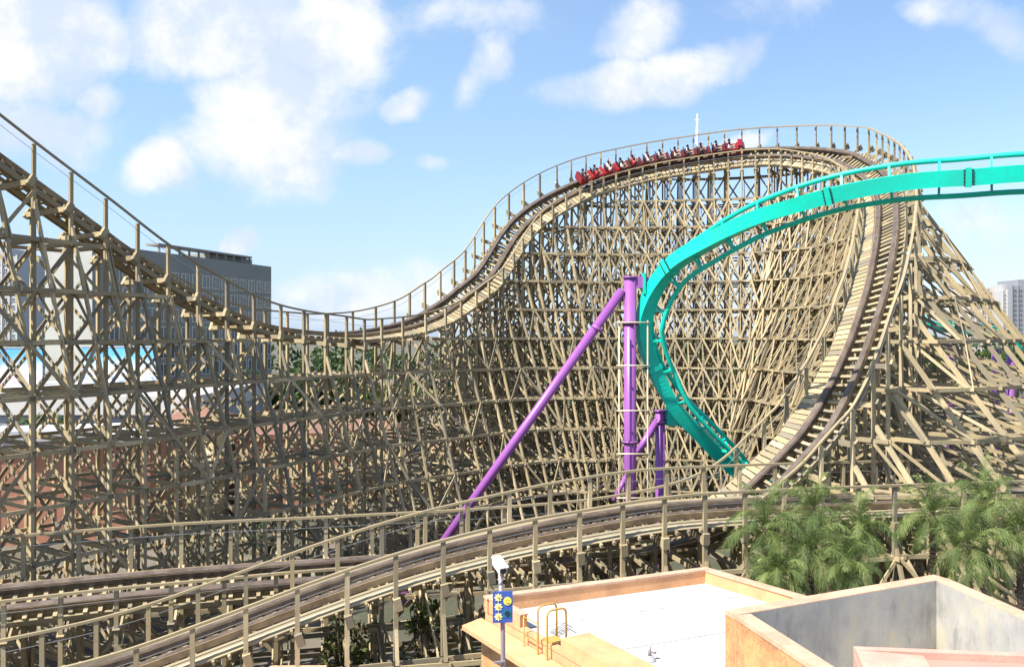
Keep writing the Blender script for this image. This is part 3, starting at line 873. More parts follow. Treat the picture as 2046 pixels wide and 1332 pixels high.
def windows(root, a, b, z0, z1, cols, rows, wmat, fmat, fill=.7, hfill=.6, out=.12, each=True):
    """windows on the face that runs a -> b with its outside on the right of a -> b"""
    a, e, n, L = wall_frame(a, b); dx, dz = L / cols, (z1 - z0) / rows; mb = MB()
    for r_ in range(rows):
        for c_ in range(cols):
            p = a + e * (dx * (c_ + .5)); zc = z0 + dz * (r_ + .5); w, h = dx * fill / 2, dz * hfill / 2
            f = MB() if each else mb
            for (u0, u1, v0, v1) in ((-w, w, h - .15, h), (-w, w, -h, -h + .15), (-w, -w + .2, -h + .15, h - .15), (w - .2, w, -h + .15, h - .15), (-.08, .08, -h + .15, h - .15)):
                q = [p + e * u0, p + e * u1]
                f.hexa([V(q[0].x, q[0].y, zc + v0) + n * out, V(q[1].x, q[1].y, zc + v0) + n * out, V(q[1].x, q[1].y, zc + v0), V(q[0].x, q[0].y, zc + v0),
                        V(q[0].x, q[0].y, zc + v1) + n * out, V(q[1].x, q[1].y, zc + v1) + n * out, V(q[1].x, q[1].y, zc + v1), V(q[0].x, q[0].y, zc + v1)], 0)
            q = [p - e * (w - .2), p + e * (w - .2)]; zz = (zc - h + .15, zc + h - .15); o_ = n * .04
            f.add([V(q[0].x, q[0].y, zz[0]) + o_, V(q[1].x, q[1].y, zz[0]) + o_, V(q[1].x, q[1].y, zz[1]) + o_, V(q[0].x, q[0].y, zz[1]) + o_], [(0, 1, 2, 3)], 1)
            if each: f.build('window', [fmat, wmat], root)
    if not each: mb.build('window_grid', [fmat, wmat], root)

# slate hotel: end wall faces the camera, long front faces right
P0 = at(92, 500, 150); P1 = at(186, 500, 148); P2 = at(542, 532, 200)
zt = at(186, 486, 148).z
ht = thing('hotel', 'slate grey hotel with long window front behind the left timbers', 'building', (P1.x, P1.y, 0))
e01 = (P2 - P1).normalized() * 1.0
P3 = P2 + (P0 - P1)
b = MB(); b.prism([(P0.x, P0.y), (P1.x, P1.y), (P2.x, P2.y), (P3.x, P3.y)], 0, zt); b.build('wall', M['hotel'], ht)
nv = V((P1 - P0).y, -(P1 - P0).x, 0).normalized()
b = MB(); b.prism([tuple((P0 + nv * .25)[:2]), tuple((P1 + nv * .25)[:2]), tuple((P1 - nv * .02)[:2]), tuple((P0 - nv * .02)[:2])], 0, zt + .3); b.build('end_wall', M['hotelend'], ht)
fa = P1 + (P2 - P1) * .06
windows(ht, fa, P2, 7.6, zt - 3.2, 16, 6, M['glass'], M['mullion'], fill=.78, hfill=.74)
b = MB()                                                     # open roof frame
d1 = (P2 - P1); nn = V(d1.y, -d1.x, 0).normalized()
b.hexa([*(V(q.x, q.y, zt + 1.3) for q in (P1 + d1 * .30, P1 + d1 * .86, P1 + d1 * .86 - nn * 3, P1 + d1 * .30 - nn * 3)), *(V(q.x, q.y, zt + 1.7) for q in (P1 + d1 * .30, P1 + d1 * .86, P1 + d1 * .86 - nn * 3, P1 + d1 * .30 - nn * 3))])
for k in range(11):
    q = P1 + d1 * (.31 + .054 * k) - nn * .3; b.beam((q.x, q.y, zt), (q.x, q.y, zt + 1.3), .35, .35)
b.build('roof_frame', M['hotel'], ht)
b = MB(); q0, q1 = P1 + d1 * .62, P1 + d1 * .90; b.prism([tuple((q0 - nn * 1.5)[:2]), tuple((q1 - nn * 1.5)[:2]), tuple((q1 - nn * 8)[:2]), tuple((q0 - nn * 8)[:2])], zt, zt + 1.25); b.build('roof_plant_room', M['hotel'], ht)

def tower(label, x0, x1, ytop, d, depth, wall, rows, cols, step=None):
    a, b_ = at(x0, ytop, d), at(x1, ytop, d); z = a.z
    o = thing('apartment_tower', label, 'building', ((a.x + b_.x) / 2, d, 0))
    b = MB(); b.box((a.x, d, 0), (b_.x, d + depth, z)); b.build('wall', wall, o)
    windows(o, V(a.x, d, 0), V(b_.x, d, 0), 1.0, z - 1.2, cols, rows, M['glass'], M['bwhite'] if wall is M['tower'] else wall, fill=.62, hfill=.55, out=.2)
    b = MB(); w = b_.x - a.x
    b.box((a.x + w * .25, d + 2, z), (a.x + w * .7, d + depth - 2, z + 3.2)); b.build('roof_plant_room', wall, o)
    b = MB()
    for k in range(cols + 1):
        x_ = a.x + w * k / cols; b.box((x_ - .25, d - .45, 0), (x_ + .25, d - .003, z + .5))
    b.build('pilaster', M['bwhite'] if wall is M['tower'] else wall, o)
    return o
tower('pale grey apartment tower at the far left edge behind timbers', -40, 34, 512, 310, 18, M['tower'], 16, 5)
tower('white apartment tower between hotel and the far left tower', 40, 80, 526, 330, 18, M['bwhite'], 16, 3)
tower('grey high rise touching the right edge of view', 2022, 2090, 571, 420, 22, M['tower2'], 16, 6)
tower('pale slim high rise beside the right edge grey one', 2003, 2021, 580, 424, 16, M['tower'], 18, 2)
tower('beige tower peeping over the right hand timber slope', 1938, 1984, 576, 400, 22, M['towerb'], 16, 4)

# murals on the park wall
def mural(label, x0, x1, y0, y1, d, m):
    a, b_ = at(x0, y0, d), at(x1, y1, d)
    o = thing('mural_billboard', label, 'billboard', ((a.x + b_.x) / 2, d, 0))
    b = MB(); b.box((a.x, d, b_.z), (b_.x, d + .25, a.z)); b.build('printed_panel', m, o)
    b = MB(); b.box((a.x - .15, d - .05, b_.z - .2), (b_.x + .15, d + .3, b_.z - .003)); b.box((a.x - .15, d - .05, a.z + .003), (b_.x + .15, d + .3, a.z + .2)); b.build('frame', M['bgrey'], o)
    for k in range(4):
        x_ = a.x + (b_.x - a.x) * (k + .5) / 4; b = MB(); b.box((x_ - .15, d + .3, 0), (x_ + .15, d + .6, b_.z + 1)); b.build('post', M['bgrey'], o)
mural('blue and pink printed billboard at the left edge', -140, 84, 696, 782, 104, mural_mat('pink_mural_print', (.80, .42, .45), 3.1))
mural('blue and white printed billboard below the dark hotel', 164, 312, 694, 780, 106, mural_mat('blue_mural_print', (.10, .25, .65), 9.3))

def block(name, label, x0, x1, ytop, d, depth, wall, cap=None, cap_h=.0, cat='building', skew=0.0):
    a, b_ = at(x0, ytop, d), at(x1, ytop, d + skew); z = a.z
    o = thing(name, label, cat, ((a.x + b_.x) / 2, d, 0))
    poly = [(a.x, a.y), (b_.x, b_.y), (b_.x - .2, b_.y + depth), (a.x - .2, a.y + depth)]
    b = MB(); b.prism(poly, 0, z); b.build('wall', wall, o)
    if cap:
        po = [(poly[0][0] - .3, poly[0][1] - .4), (poly[1][0] + .3, poly[1][1] - .4), (poly[2][0] + .3, poly[2][1] + .3), (poly[3][0] - .3, poly[3][1] + .3)]
        b = MB(); b.prism(po, z + .004, z + cap_h); b.build('roof', cap, o)
    return o, V(a.x, a.y, 0), V(b_.x, b_.y, 0), z
o, a, b_, z = block('low_building', 'long low building with broad white roof edge behind the left trestle', -160, 386, 828, 86, 26, M['bgrey'], M['bwhite'], 1.9)
windows(o, a, b_, 3.2, 6.6, 14, 1, M['glass'], M['bgrey'], .7, .7)
o, a, b_, z = block('terracotta_hall', 'terracotta rendered hall with pale seams behind the left trestle', -200, 300, 896, 64, 12, M['terra'], M['bwhite'], .35, skew=5)
b = MB(); aa, e, n, L = wall_frame(a, b_)
for k in range(9):
    p = aa + e * (L * (k + .35) / 9); b.beam((p.x + n.x * .03, p.y + n.y * .03, .2), (p.x + n.x * .03, p.y + n.y * .03, z - .3), .16, .06, e)
b.build('seam', M['house'], o)
b = MB(); b.box((a.x, a.y + 1.5, z + .36), (a.x + 14, a.y + 4, z + 1.1)); b.build('roof_plant_room', M['bgrey'], o)
o, a, b_, z = block('terracotta_hall', 'salmon rendered hall with brown tiled roof beyond the valley timbers', 470, 700, 880, 78, 12, M['terra'], M['rooft'], .5, skew=3)
windows(o, a, b_, 2.5, 6.0, 7, 1, M['glass'], M['house'], .5, .7)

def gable_house(label, x0, x1, yeave, yridge, d, depth, wall):
    a, b_ = at(x0, yeave, d), at(x1, yeave, d); zr = at(x0, yridge, d).z; z = a.z
    o = thing('gabled_house', label, 'house', ((a.x + b_.x) / 2, d, 0))
    b = MB(); b.box((a.x, d, 0), (b_.x, d + depth, z)); b.build('wall', wall, o)
    ym = d + depth / 2
    b = MB()
    b.add([(a.x - .4, d - .4, z), (b_.x + .4, d - .4, z), (b_.x + .4, d + depth + .4, z), (a.x - .4, d + depth + .4, z), (a.x + 1.2, ym, zr), (b_.x - 1.2, ym, zr)],
          [(0, 1, 5, 4), (1, 2, 5), (2, 3, 4, 5), (3, 0, 4), (3, 2, 1, 0)])
    b.build('roof', M['rooft'], o)
    windows(o, V(a.x, d, 0), V(b_.x, d, 0), 1.6, z - .5, 4, 1, M['glass'], M['cream'], .45, .55)
gable_house('pale yellow house with hipped brown roof behind the trestle', 302, 432, 862, 822, 76, 9, M['house'])
gable_house('small cream house with brown roof beyond the valley timbers', 700, 800, 880, 850, 84, 9, M['house'])
gable_house('cream park house half hidden by the climbing timbers', 860, 980, 900, 866, 100, 9, M['house'])

# radio mast beyond the hill
mp = at(1393, 228, 170)
rm = thing('radio_mast', 'slender white mast rising beyond the hilltop', 'mast', (mp.x, 170, 0))
b = MB(); b.tube([(mp.x, 170, 0), (mp.x, 170, mp.z - 4), (mp.x, 170, mp.z)], [.55, .28, .12], 10); b.build('mast_tube', M['white'], rm)
for z in (mp.z - 1.2, mp.z - 3.4):
    b = MB(); b.beam((mp.x - .35, 170, z), (mp.x + .35, 170, z), .3, .3); b.build('antenna_arm', M['white'], rm)

# ------------------------------------------------------------------ vegetation
def leaves_into(mb, pts, size, flat=.6):
    n = len(pts)
    for p in pts:
        a = Vector(rng.normal(size=3)).normalized(); c = Vector(rng.normal(size=3)); c.z *= flat; c = (c - a * c.dot(a)).normalized()
        s = size * random.uniform(.6, 1.3); w = s * .5
        p = Vector(p)
        mb.add([p - a * s, p + c * w, p + a * s, p - c * w], [(0, 1, 2, 3)], 0, min(1, max(0, random.gauss(.45, .28))))

def crown_points(n, clumps, cr, rx, rz, zc):
    out = []
    cs = []
    for k in range(clumps):
        v = Vector(rng.normal(size=3)).normalized() * random.uniform(.45, 1.0)
        cs.append((V(v.x * rx, v.y * rx, zc + v.z * rz), cr * random.uniform(.6, 1.25)))
    for k in range(n):
        c, r_ = random.choice(cs); v = Vector(rng.normal(size=3)).normalized() * r_ * random.uniform(.55, 1.0)
        out.append(c + V(v.x, v.y, v.z * .75))
    return out, cs

def make_tree(label, x, y, h, rx, group, m, n=1500, leaf=.34, kind='broadleaf_tree'):
    o = thing(kind, label, 'tree', (x, y, 0), group)
    zc = h * .62; rz = h * .36
    pts, cs = crown_points(n, 22, rx * .42, rx * .75, rz * .8, zc)
    b = MB(); b.tube([(x, y, -.1), (x + .1, y, h * .3), (x, y + .1, h * .7)], [.035 * h, .026 * h, .01 * h], 9)
    for c, r_ in cs[:9]:
        b.tube([(x, y, h * random.uniform(.28, .5)), (x + c.x * .5, y + c.y * .5, (h * .4 + c.z) / 2 + .3), (x + c.x, y + c.y, c.z)], [.012 * h, .008 * h, .003 * h], 6)
    b.build('trunk', M['bark'], o)
    b = MB(); leaves_into(b, [p + V(x, y, 0) for p in pts], leaf); b.build('crown', m, o)
    return o

tl = [(150, 818, 82, 4.0, 'low round light green tree in front of the long white roofed building', 'leaf2'),
      (60, 826, 83, 3.4, 'small light green tree beside the left edge, below the pink billboard', 'leaf2'),
      (450, 742, 110, 4.5, 'round green tree just right of the long white roofed building', 'leaf2'),
      (520, 738, 114, 4.6, 'green tree below the bottom of the left track slope', 'leaf'),
      (585, 720, 118, 5.0, 'tall dark tree left of the lowest track point', 'leaf'),
      (650, 690, 124, 5.5, 'tallest grey green tree seen under the lowest track', 'leaf'),
      (715, 715, 120, 5.0, 'dark tree directly beneath the track dip', 'leaf'),
      (790, 735, 116, 4.8, 'green tree right of the dip, behind climbing timbers', 'leaf2'),
      (880, 742, 125, 5.2, 'dark bushy tree behind the start of the climb', 'leaf'),
      (985, 735, 128, 5.4, 'dark tree behind the middle of the climb', 'leaf'),
      (1090, 725, 126, 5.2, 'dark tree behind the timbers left of the purple column', 'leaf'),
      (1200, 730, 122, 5.0, 'bushy tree straight behind the tall purple column', 'leaf'),
      (1330, 735, 124, 5.6, 'dark tree seen through the inside of the hill', 'leaf'),
      (1450, 728, 126, 5.6, 'green tree seen through the hill beneath the train', 'leaf2'),
      (1570, 735, 122, 5.4, 'dark tree seen through the hill left of the plank walkway', 'leaf'),
      (1860, 690, 130, 5.0, 'dark tree behind the right hand slanting timbers', 'leaf'),
      (1965, 676, 150, 5.2, 'green tree below the beige tower', 'leaf2'),
      (2030, 655, 210, 8.0, 'large tree at the foot of the grey high rise', 'leaf')]
for (px, py, d, rx, lab, mk) in tl:
    t_ = at(px, py, d); make_tree(lab, t_.x, d, t_.z, rx, 'trees beyond the coaster', M[mk], n=1700, leaf=.38)

def frond_mesh(mb, base, az, el, L, droop):
    """one feather frond: arching midrib with two rows of narrow leaflets"""
    d = V(math.cos(az) * math.cos(el), math.sin(az) * math.cos(el), math.sin(el)); p = Vector(base); pts = [p.copy()]
    seg = 12
    for k in range(seg):
        d = (d + V(0, 0, -droop * (k + 1) / seg)).normalized(); p = p + d * (L / seg); pts.append(p.copy())
    mb.tube(pts, [.022 * (1 - .8 * k / seg) for k in range(seg + 1)], 4, 0, .75, False)
    side0 = V(-math.sin(az), math.cos(az), 0)
    tn = random.uniform(.05, .95)
    for k in range(52):
        q = .12 + .88 * k / 51; f = q * seg; i = min(seg - 1, int(f)); c = pts[i].lerp(pts[i + 1], f - i); dd = (pts[i + 1] - pts[i]).normalized()
        up = side0.cross(dd)
        for sg in (-1, 1):
            ln = .62 * math.sin(math.pi * min(1, .18 + .8 * q)) ** .7 * random.uniform(.75, 1.15)
            o = (side0 * sg * .75 + dd * .75 + up * random.uniform(-.25, .35)).normalized()
            m1 = c + o * ln * .55 + V(0, 0, -.02); tip = c + o * ln + V(random.uniform(-.06, .06), random.uniform(-.06, .06), -.30 * ln - random.uniform(0, .14))
            w = dd * .010
            mb.add([c - w, c + w, m1 + w * .9, m1 - w * .9, tip], [(0, 1, 2, 3), (3, 2, 4)], 0, min(1, max(0, tn + random.gauss(0, .12))))

def make_palm(label, px, py, d, scale, group, seed):
    random.seed(seed); h = at(px, py, d).z; x = at(px, py, d).x
    o = thing('palm_tree', label, 'palm', (x, d, 0), group)
    b = MB(); b.tube([(x + .25, d, -.1), (x + .1, d, h * .5), (x, d, h - .2), (x, d, h + .25)], [.17, .13, .12, .05], 12)
    for k in range(int(h * 5)):
        z = .2 + k * .2
        if z < h - .4: b.tube([(x + .25 * (1 - z / h), d, z), (x + .25 * (1 - z / h), d, z + .05)], .16, 10)
    b.build('trunk', M['bark'], o)
    b = MB(); n = 26
    for k in range(n):
        az = k * 2.399 + random.uniform(-.2, .2); el = R(84 - 128 * (k / n) ** 1.1 + random.uniform(-8, 8))
        frond_mesh(b, (x, d, h), az, el, scale * random.uniform(.85, 1.15), random.uniform(.26, .46))
    b.build('crown', M['frond'], o)
palms = [(1530, 1058, 34.5, 2.1, 'leftmost palm at the end of the low track'),
         (1615, 1105, 33.5, 2.2, 'fluffy palm behind the corner of the white roof'),
         (1715, 1058, 35.5, 2.1, 'palm left of the gap in the greenery above the grey pit'),
         (1625, 1018, 36.0, 1.9, 'small palm behind the leftmost pair'),
         (1862, 1030, 36.2, 2.1, 'tall palm right of the gap in the greenery'),
         (1935, 1095, 34.0, 2.2, 'bushy palm behind the right corner of the grey pit'),
         (2036, 1060, 34.5, 2.2, 'palm cut by the right edge of view'),
         (1965, 1005, 37.0, 2.0, 'small palm behind the others near the right edge'),
         (1690, 1130, 32.8, 1.5, 'short palm just above the left rim of the grey pit'),
         (1555, 1150, 32.0, 1.4, 'low young palm beneath the leftmost one')]
for i, (px, py, d, s, lab) in enumerate(palms): make_palm(lab, px, py, d, s, 'palms before the timbers', 100 + i)
random.seed(55)

def shrub(label, px, py, d, r_, m, n=700):
    t_ = at(px, py, d); x = t_.x; h = max(1.0, t_.z)
    o = thing('shrub', label, 'shrub', (x, d, 0), 'shrubs under the coaster')
    b = MB()
    for k in range(7):
        a = random.uniform(0, 6.28); b.tube([(x, d, -.05), (x + math.cos(a) * r_ * .3, d + math.sin(a) * r_ * .3, h * .45), (x + math.cos(a) * r_ * .6, d + math.sin(a) * r_ * .6, h * .85)], [.05, .035, .012], 5)
    b.build('stem', M['bark'], o)
    pts, cs = crown_points(n, 12, r_ * .45, r_ * .7, h * .34, h * .58)
    b = MB(); leaves_into(b, [p + V(x, d, 0) for p in pts], .13); b.build('foliage', m, o)
sh = [(690, 1215, 36.5, 1.5, 'leafy shrub under the low track left of the sign', 'shrub'), 
      (850, 1180, 38, 1.4, 'shrub under the low track just left of the camera pole', 'shrub'), 
      (1060, 1135, 43, 1.6, 'shrub in shade behind the white roof', 'shrub'),
      (1190, 1120, 44, 1.6, 'shrub in shade near the purple column foot', 'leaf'), (1330, 1110, 44, 1.6, 'shrub behind the roof corner', 'shrub'),
      (2020, 1195, 30, 1.2, 'light shrub at the right end of the grey pit', 'shrub'), (1560, 1165, 32.5, 1.1, 'light green shrub at the foot of the leftmost palm', 'shrub'),
      (530, 1010, 60, 1.8, 'dark shrub deep inside the left trestle', 'leaf'), (380, 1045, 56, 1.8, 'dark shrub by the terracotta wall', 'leaf')]
for (px, py, d, r_, lab, mk) in sh: shrub(lab, px, py, d, r_, M[mk])

# far belt of trees that reads as one mass
b = MB(); pts = []
for k in range(150):
    px = -160 + 2.9 * k + random.uniform(-3, 3); y = random.uniform(225, 262); h = random.uniform(7, 13.2); r_ = random.uniform(3.0, 5.5)
    for q in range(55):
        v = Vector(rng.normal(size=3)).normalized(); pts.append(V(px + v.x * r_, y + v.y * r_, max(.5, h + v.z * h * .35)))
    for q in range(12): pts.append(V(px + random.uniform(-r_, r_), y + random.uniform(-r_, r_), random.uniform(.5, h)))
leaves_into(b, pts, 1.15); wd_ = b.build('distant_wood', M['leaf']); tag(wd_, 'far belt of dark trees along the horizon behind everything', 'wood', kind='stuff')

# ------------------------------------------------------------------ white roofed building in the foreground
ZP = H - 8.3
A, B, Cc = atz(968, 1190, ZP), atz(1410, 1133, ZP), atz(1610, 1190, ZP)
eL = (atz(1228, 1332, ZP) - A); eL.z = 0; eL.normalize()
D2 = A + eL * 12; E2 = Cc + eL * 9.5; Rt = Cc
eB = (B - A).normalized(); nL = V(eL.y, -eL.x, 0)               # points out of the left wall
if nL.dot(B - A) > 0: nL = -nL
inw = -nL
fb = thing('flat_roofed_building', 'peach walled building with flat white roof in the foreground', 'building', (A.x, A.y, 0))
def ring(a, b_, wdt, z0, z1, inn, mt, name, parent, mb=None):
    q = [a, b_, b_ + inn * wdt, a + inn * wdt]
    if (q[1] - q[0]).cross(q[2] - q[0]).z < 0: q = [q[0], q[3], q[2], q[1]]
    m_ = MB() if mb is None else mb
    m_.prism([(p.x, p.y) for p in q], z0, z1)
    if mb is None: return m_.build(name, mt, parent)
backin = V(eB.y, -eB.x, 0)
if backin.dot(eL) < 0: backin = -backin
eR = (Cc - B).normalized(); rin = V(eR.y, -eR.x, 0)
if rin.dot(A - B) < 0: rin = -rin
b = MB(); b.prism([(p.x, p.y) for p in (D2 + inw * .02, E2, B + eR * 5, B + backin * .02 - eB * .02, A + backin * .02 + inw * .02)][::1], 0, ZP - .5); b.build('wall', M['peach'], fb)
# roof slab with thin tile joints
rz = ZP - .5
b = MB(); poly = [A + inw * .05, D2, E2, B + eR * 5, B]
b.prism([(p.x, p.y) for p in poly], rz + .004, rz + .03); b.build('roof', M['roof'], fb)
b = MB()
for k in range(1, 4):
    p = A + eB * (2.15 * k); b.beam(V(p.x, p.y, rz + .033) + eL * .3, V(p.x, p.y, rz + .033) + eL * 11, .035, .004, None)
for k in range(1, 5):
    p = A + eL * (2.6 * k - .6); b.beam(V(p.x, p.y, rz + .037) + eB * .3, V(p.x, p.y, rz + .037) + eB * 8.3, .035, .004, None)
b.build('roof_joint', mat('roof_joint', (.26, .25, .235), .9), fb)
ring(A, B, .26, rz + .035, ZP - .05, backin, M['peach'], 'parapet', fb)
ring(A - eB * .03 - backin * .03, B - backin * .03, .32, ZP - .05, ZP + .02, backin, M['coping'], 'coping', fb)
ring(B + backin * .0 + eR * .0, Cc + eR * .2, .26, rz + .036, ZP - .05, rin, M['peach'], 'parapet', fb)
ring(B - rin * .03, Cc + eR * .2, .32, ZP - .052, ZP + .017, rin, M['coping'], 'coping', fb)
ring(A + eL * .27, A + eL * 2.15, .26, rz + .037, ZP - .02, inw, M['peach'], 'parapet', fb)
ring(A + eL * .30 - inw * .02, A + eL * 2.17, .30, ZP - .02, ZP + .012, inw, M['coping'], 'coping', fb)
ring(A + eL * 2.16, A + eL * 4.3, .22, rz + .038, rz + .14, inw, M['peach'], 'parapet', fb)
ring(A + eL * 4.3, D2, .95, rz + .037, ZP - .02, inw, M['peach'], 'parapet', fb)
# sloping sun ledge along the left wall
b = MB(); q0, q1 = A - eL * .15, D2
o0, o1 = nL * .72, nL * .03
b.hexa([V(q0.x, q0.y, ZP - .98) + o0, V(q1.x, q1.y, ZP - .98) + o0, V(q1.x, q1.y, ZP - .92) + o1, V(q0.x, q0.y, ZP - .92) + o1,
        V(q0.x, q0.y, ZP - .84) + o0, V(q1.x, q1.y, ZP - .84) + o0, V(q1.x, q1.y, ZP - .72) + o1, V(q0.x, q0.y, ZP - .72) + o1])
b.build('ledge', M['peach'], fb)
b = MB(); b.hexa([V(q0.x, q0.y, 0) + nL * .028, V(q1.x, q1.y, 0) + nL * .028, V(q1.x, q1.y, 0) + nL * .004, V(q0.x, q0.y, 0) + nL * .004,
        V(q0.x, q0.y, ZP - 1.0) + nL * .028, V(q1.x, q1.y, ZP - 1.0) + nL * .028, V(q1.x, q1.y, ZP - 1.0) + nL * .004, V(q0.x, q0.y, ZP - 1.0) + nL * .004]); b.build('lower_wall_band', M['stain'], fb)

# yellow ladder hooked over the left parapet
ld = thing('ladder', 'yellow steel ladder with hooped handrails at the roof edge', 'ladder', (A + eL * 3.7)[:2] + (0,) if False else ((A + eL * 3.7).x, (A + eL * 3.7).y, 0))
base = A + eL * 3.35
for k in range(2):
    p = base + eL * (.48 * k); top = ZP + .62 - .0; pts = []
    o_ = p + nL * .14; i_ = p + inw * .50
    pts.append(V(o_.x, o_.y, 0.3)); pts.append(V(o_.x, o_.y, top - .16))
    for q in range(1, 6):
        a = math.pi / 2 * q / 5; pts.append(V(o_.x, o_.y, top - .16) + inw * .16 * (1 - math.cos(a)) + V(0, 0, .16 * math.sin(a)))
    for q in range(0, 6):
        a = math.pi / 2 * q / 5; pts.append(V(i_.x, i_.y, top - .16) - inw * .16 * (1 - math.sin(a)) + V(0, 0, .16 * math.cos(a)))
    pts.append(V(i_.x, i_.y, rz + .03))
    b = MB(); b.tube(pts, .030, 8); b.build('stile', M['yellow'], ld)
for k in range(22):
    z = .6 + k * .30
    if z < ZP - .1:
        p = base + nL * .14; b = MB(); b.tube([V(p.x, p.y, z), V(p.x, p.y, z) + eL * .48], .016, 6); b.build('rung', M['yellow'], ld)
b = MB()                                                    # side guard
g0 = base + nL * .14 - eL * .75
b.tube([V(g0.x, g0.y, ZP - 1.9), V(g0.x, g0.y, ZP + .14)], .022, 8)
for dz in (.12, -.42, -1.05, -1.6):
    b.tube([V(g0.x, g0.y, ZP + dz), V(g0.x, g0.y, ZP + dz) + eL * .75], .018, 6)
b.build('side_guard', M['yellow'], ld)
b = MB(); p = base + inw * .05
b.hexa([V(p.x, p.y, rz + .16), *(V(q.x, q.y, rz + .16) for q in (p + eL * .48, p + eL * .48 + inw * .4, p + inw * .4)), V(p.x, p.y, rz + .2), *(V(q.x, q.y, rz + .2) for q in (p + eL * .48, p + eL * .48 + inw * .4, p + inw * .4))])
b.build('landing_plate', M['yellow'], ld)

# vent on the roof
vp = atz(1298, 1318, rz + .03)
vt = thing('roof_vent', 'small grey vent stub on the white roof', 'vent', (vp.x, vp.y, rz + .03))
b = MB(); b.tube([(vp.x, vp.y, rz + .03), (vp.x, vp.y, rz + .05), (vp.x, vp.y, rz + .16)], [.19, .17, .08], 14); b.build('flashing', M['bgrey'], vt)
b = MB(); b.tube([(vp.x, vp.y, rz + .14), (vp.x, vp.y, rz + .30), (vp.x + .03, vp.y, rz + .46)], [.05, .045, .012], 10); b.tube([(vp.x, vp.y, rz + .25), (vp.x + .18, vp.y + .02, rz + .22)], .03, 8); b.build('pipe', M['polegrey'], vt)
# grey bars modelled in place of the ladder's shadow on the roof
rd = thing('ladder_shadow_bars', 'grey bars standing in for the ladder shadow on the roof', 'shadow bars', tuple(atz(1108, 1262, rz + .03)))
b = MB(); gp = atz(1100, 1262, rz + .05)
for k in range(5):
    q = gp + eL * (.1 * k); b.beam(q, q + inw * .5 + V(0, 0, .18), .03, .02)
b.beam(gp, gp + eL * .42, .03, .02); b.beam(gp + inw * .5 + V(0, 0, .18), gp + inw * .5 + V(0, 0, .18) + eL * .42, .03, .02)
b.build('shadow_bar', M['cable'], rd)

# ------------------------------------------------------------------ grey pit with peach coping
K = at(1449, 1219, 21.0); Z2 = K.z
Lc, Mr, Nn = atz(1867, 1148, Z2), atz(2046, 1224, Z2), atz(1622, 1332, Z2)
eM = (Mr - Lc).normalized(); eN = (Nn - K).normalized(); eK = (Lc - K).normalized()
Mr = Lc + eM * 9; Nn = K + eN * 9
pit = thing('open_roof_pit', 'open topped enclosure with grey concrete inner walls and peach rim', 'building', (K.x, K.y, 0))
TH = .40
nK = V(eK.y, -eK.x, 0); nK = nK if nK.dot(eN) > 0 else -nK
nN = V(eN.y, -eN.x, 0); nN = nN if nN.dot(eK) > 0 else -nN
nM = V(eM.y, -eM.x, 0); nM = nM if nM.dot(eK) < 0 else -nM
for (a, b_, inn, nm) in ((K, Lc, nK, 0), (K + eN * .0 + nK * .0, Nn, nN, 1), (Lc, Mr, nM, 2)):
    off = .001 * nm
    a2 = a + (nK * TH if nm else V(0, 0, 0))
    ring(a2, b_, TH - .02, 0, Z2 - .10 - off, inn, M['stain'], 'outer_wall', pit)
    i0, i1 = a2 + inn * (TH - .015), b_ + inn * (TH - .015)
    ring(i0, i1, .02, 0.5, Z2 - .012 - off, inn, M['concrete'], 'inner_wall', pit)
    ring(a2 - inn * .02, b_ - inn * .02, TH + .02, Z2 - .095, Z2 + .01 + off, inn, M['coping'], 'coping', pit)
b = MB(); zf = Z2 - 2.9; q = [K + nK * TH + nN * TH, Lc + nK * TH + nM * TH, Mr + nM * TH, Nn + nN * TH]
b.prism([(p.x, p.y) for p in q][::-1], zf - .2, zf); b.build('pit_floor', M['concrete'], pit)

# pink slab at the lower right
Q = at(1705, 1290, 16.0); Z3 = Q.z
e1 = (atz(2046, 1303, Z3) - Q).normalized(); e2 = (atz(1722, 1332, Z3) - Q).normalized()
pk = thing('pink_wall_block', 'salmon pink plastered block with sunken top at the lower right', 'building', (Q.x, Q.y, 0))
b = MB(); c0, c1, c2, c3 = Q, Q + e1 * 8, Q + e1 * 8 + e2 * 5, Q + e2 * 5
b.prism([(p.x, p.y) for p in (c0, c3, c2, c1)], 0, Z3 - .14); b.build('wall', M['pink'], pk)
b = MB(); b.prism([(p.x, p.y) for p in (c0, c3, c2, c1)], Z3 - .136, Z3 - .13); b.build('sunken_top', M['pinkfloor'], pk)
ni = -V(e1.y, -e1.x, 0) if V(e1.y, -e1.x, 0).dot(e2) < 0 else V(e1.y, -e1.x, 0)
n2 = V(e2.y, -e2.x, 0); n2 = n2 if n2.dot(e1) > 0 else -n2
ring(c0, c1, .18, Z3 - .128, Z3, ni, M['pink'], 'rim', pk); ring(c0 + ni * .18, c3, 1.15, Z3 - .127, Z3 - .002, n2, M['pink'], 'rim', pk)

# pale slab edge at the bottom
S0 = atz(540, 1328, 3.6)
sl = thing('stone_plinth', 'pale stone slab top peeping in at the bottom edge', 'slab', (S0.x, S0.y, 0))
b = MB(); b.box((S0.x, S0.y - 3, 3.45), (S0.x + 2.2, S0.y, 3.6)); b.build('slab_top', M['coping'], sl)
b = MB(); b.box((S0.x + .15, S0.y - 2.8, 0), (S0.x + 2.05, S0.y - .15, 3.446)); b.build('wall', M['peach'], sl)

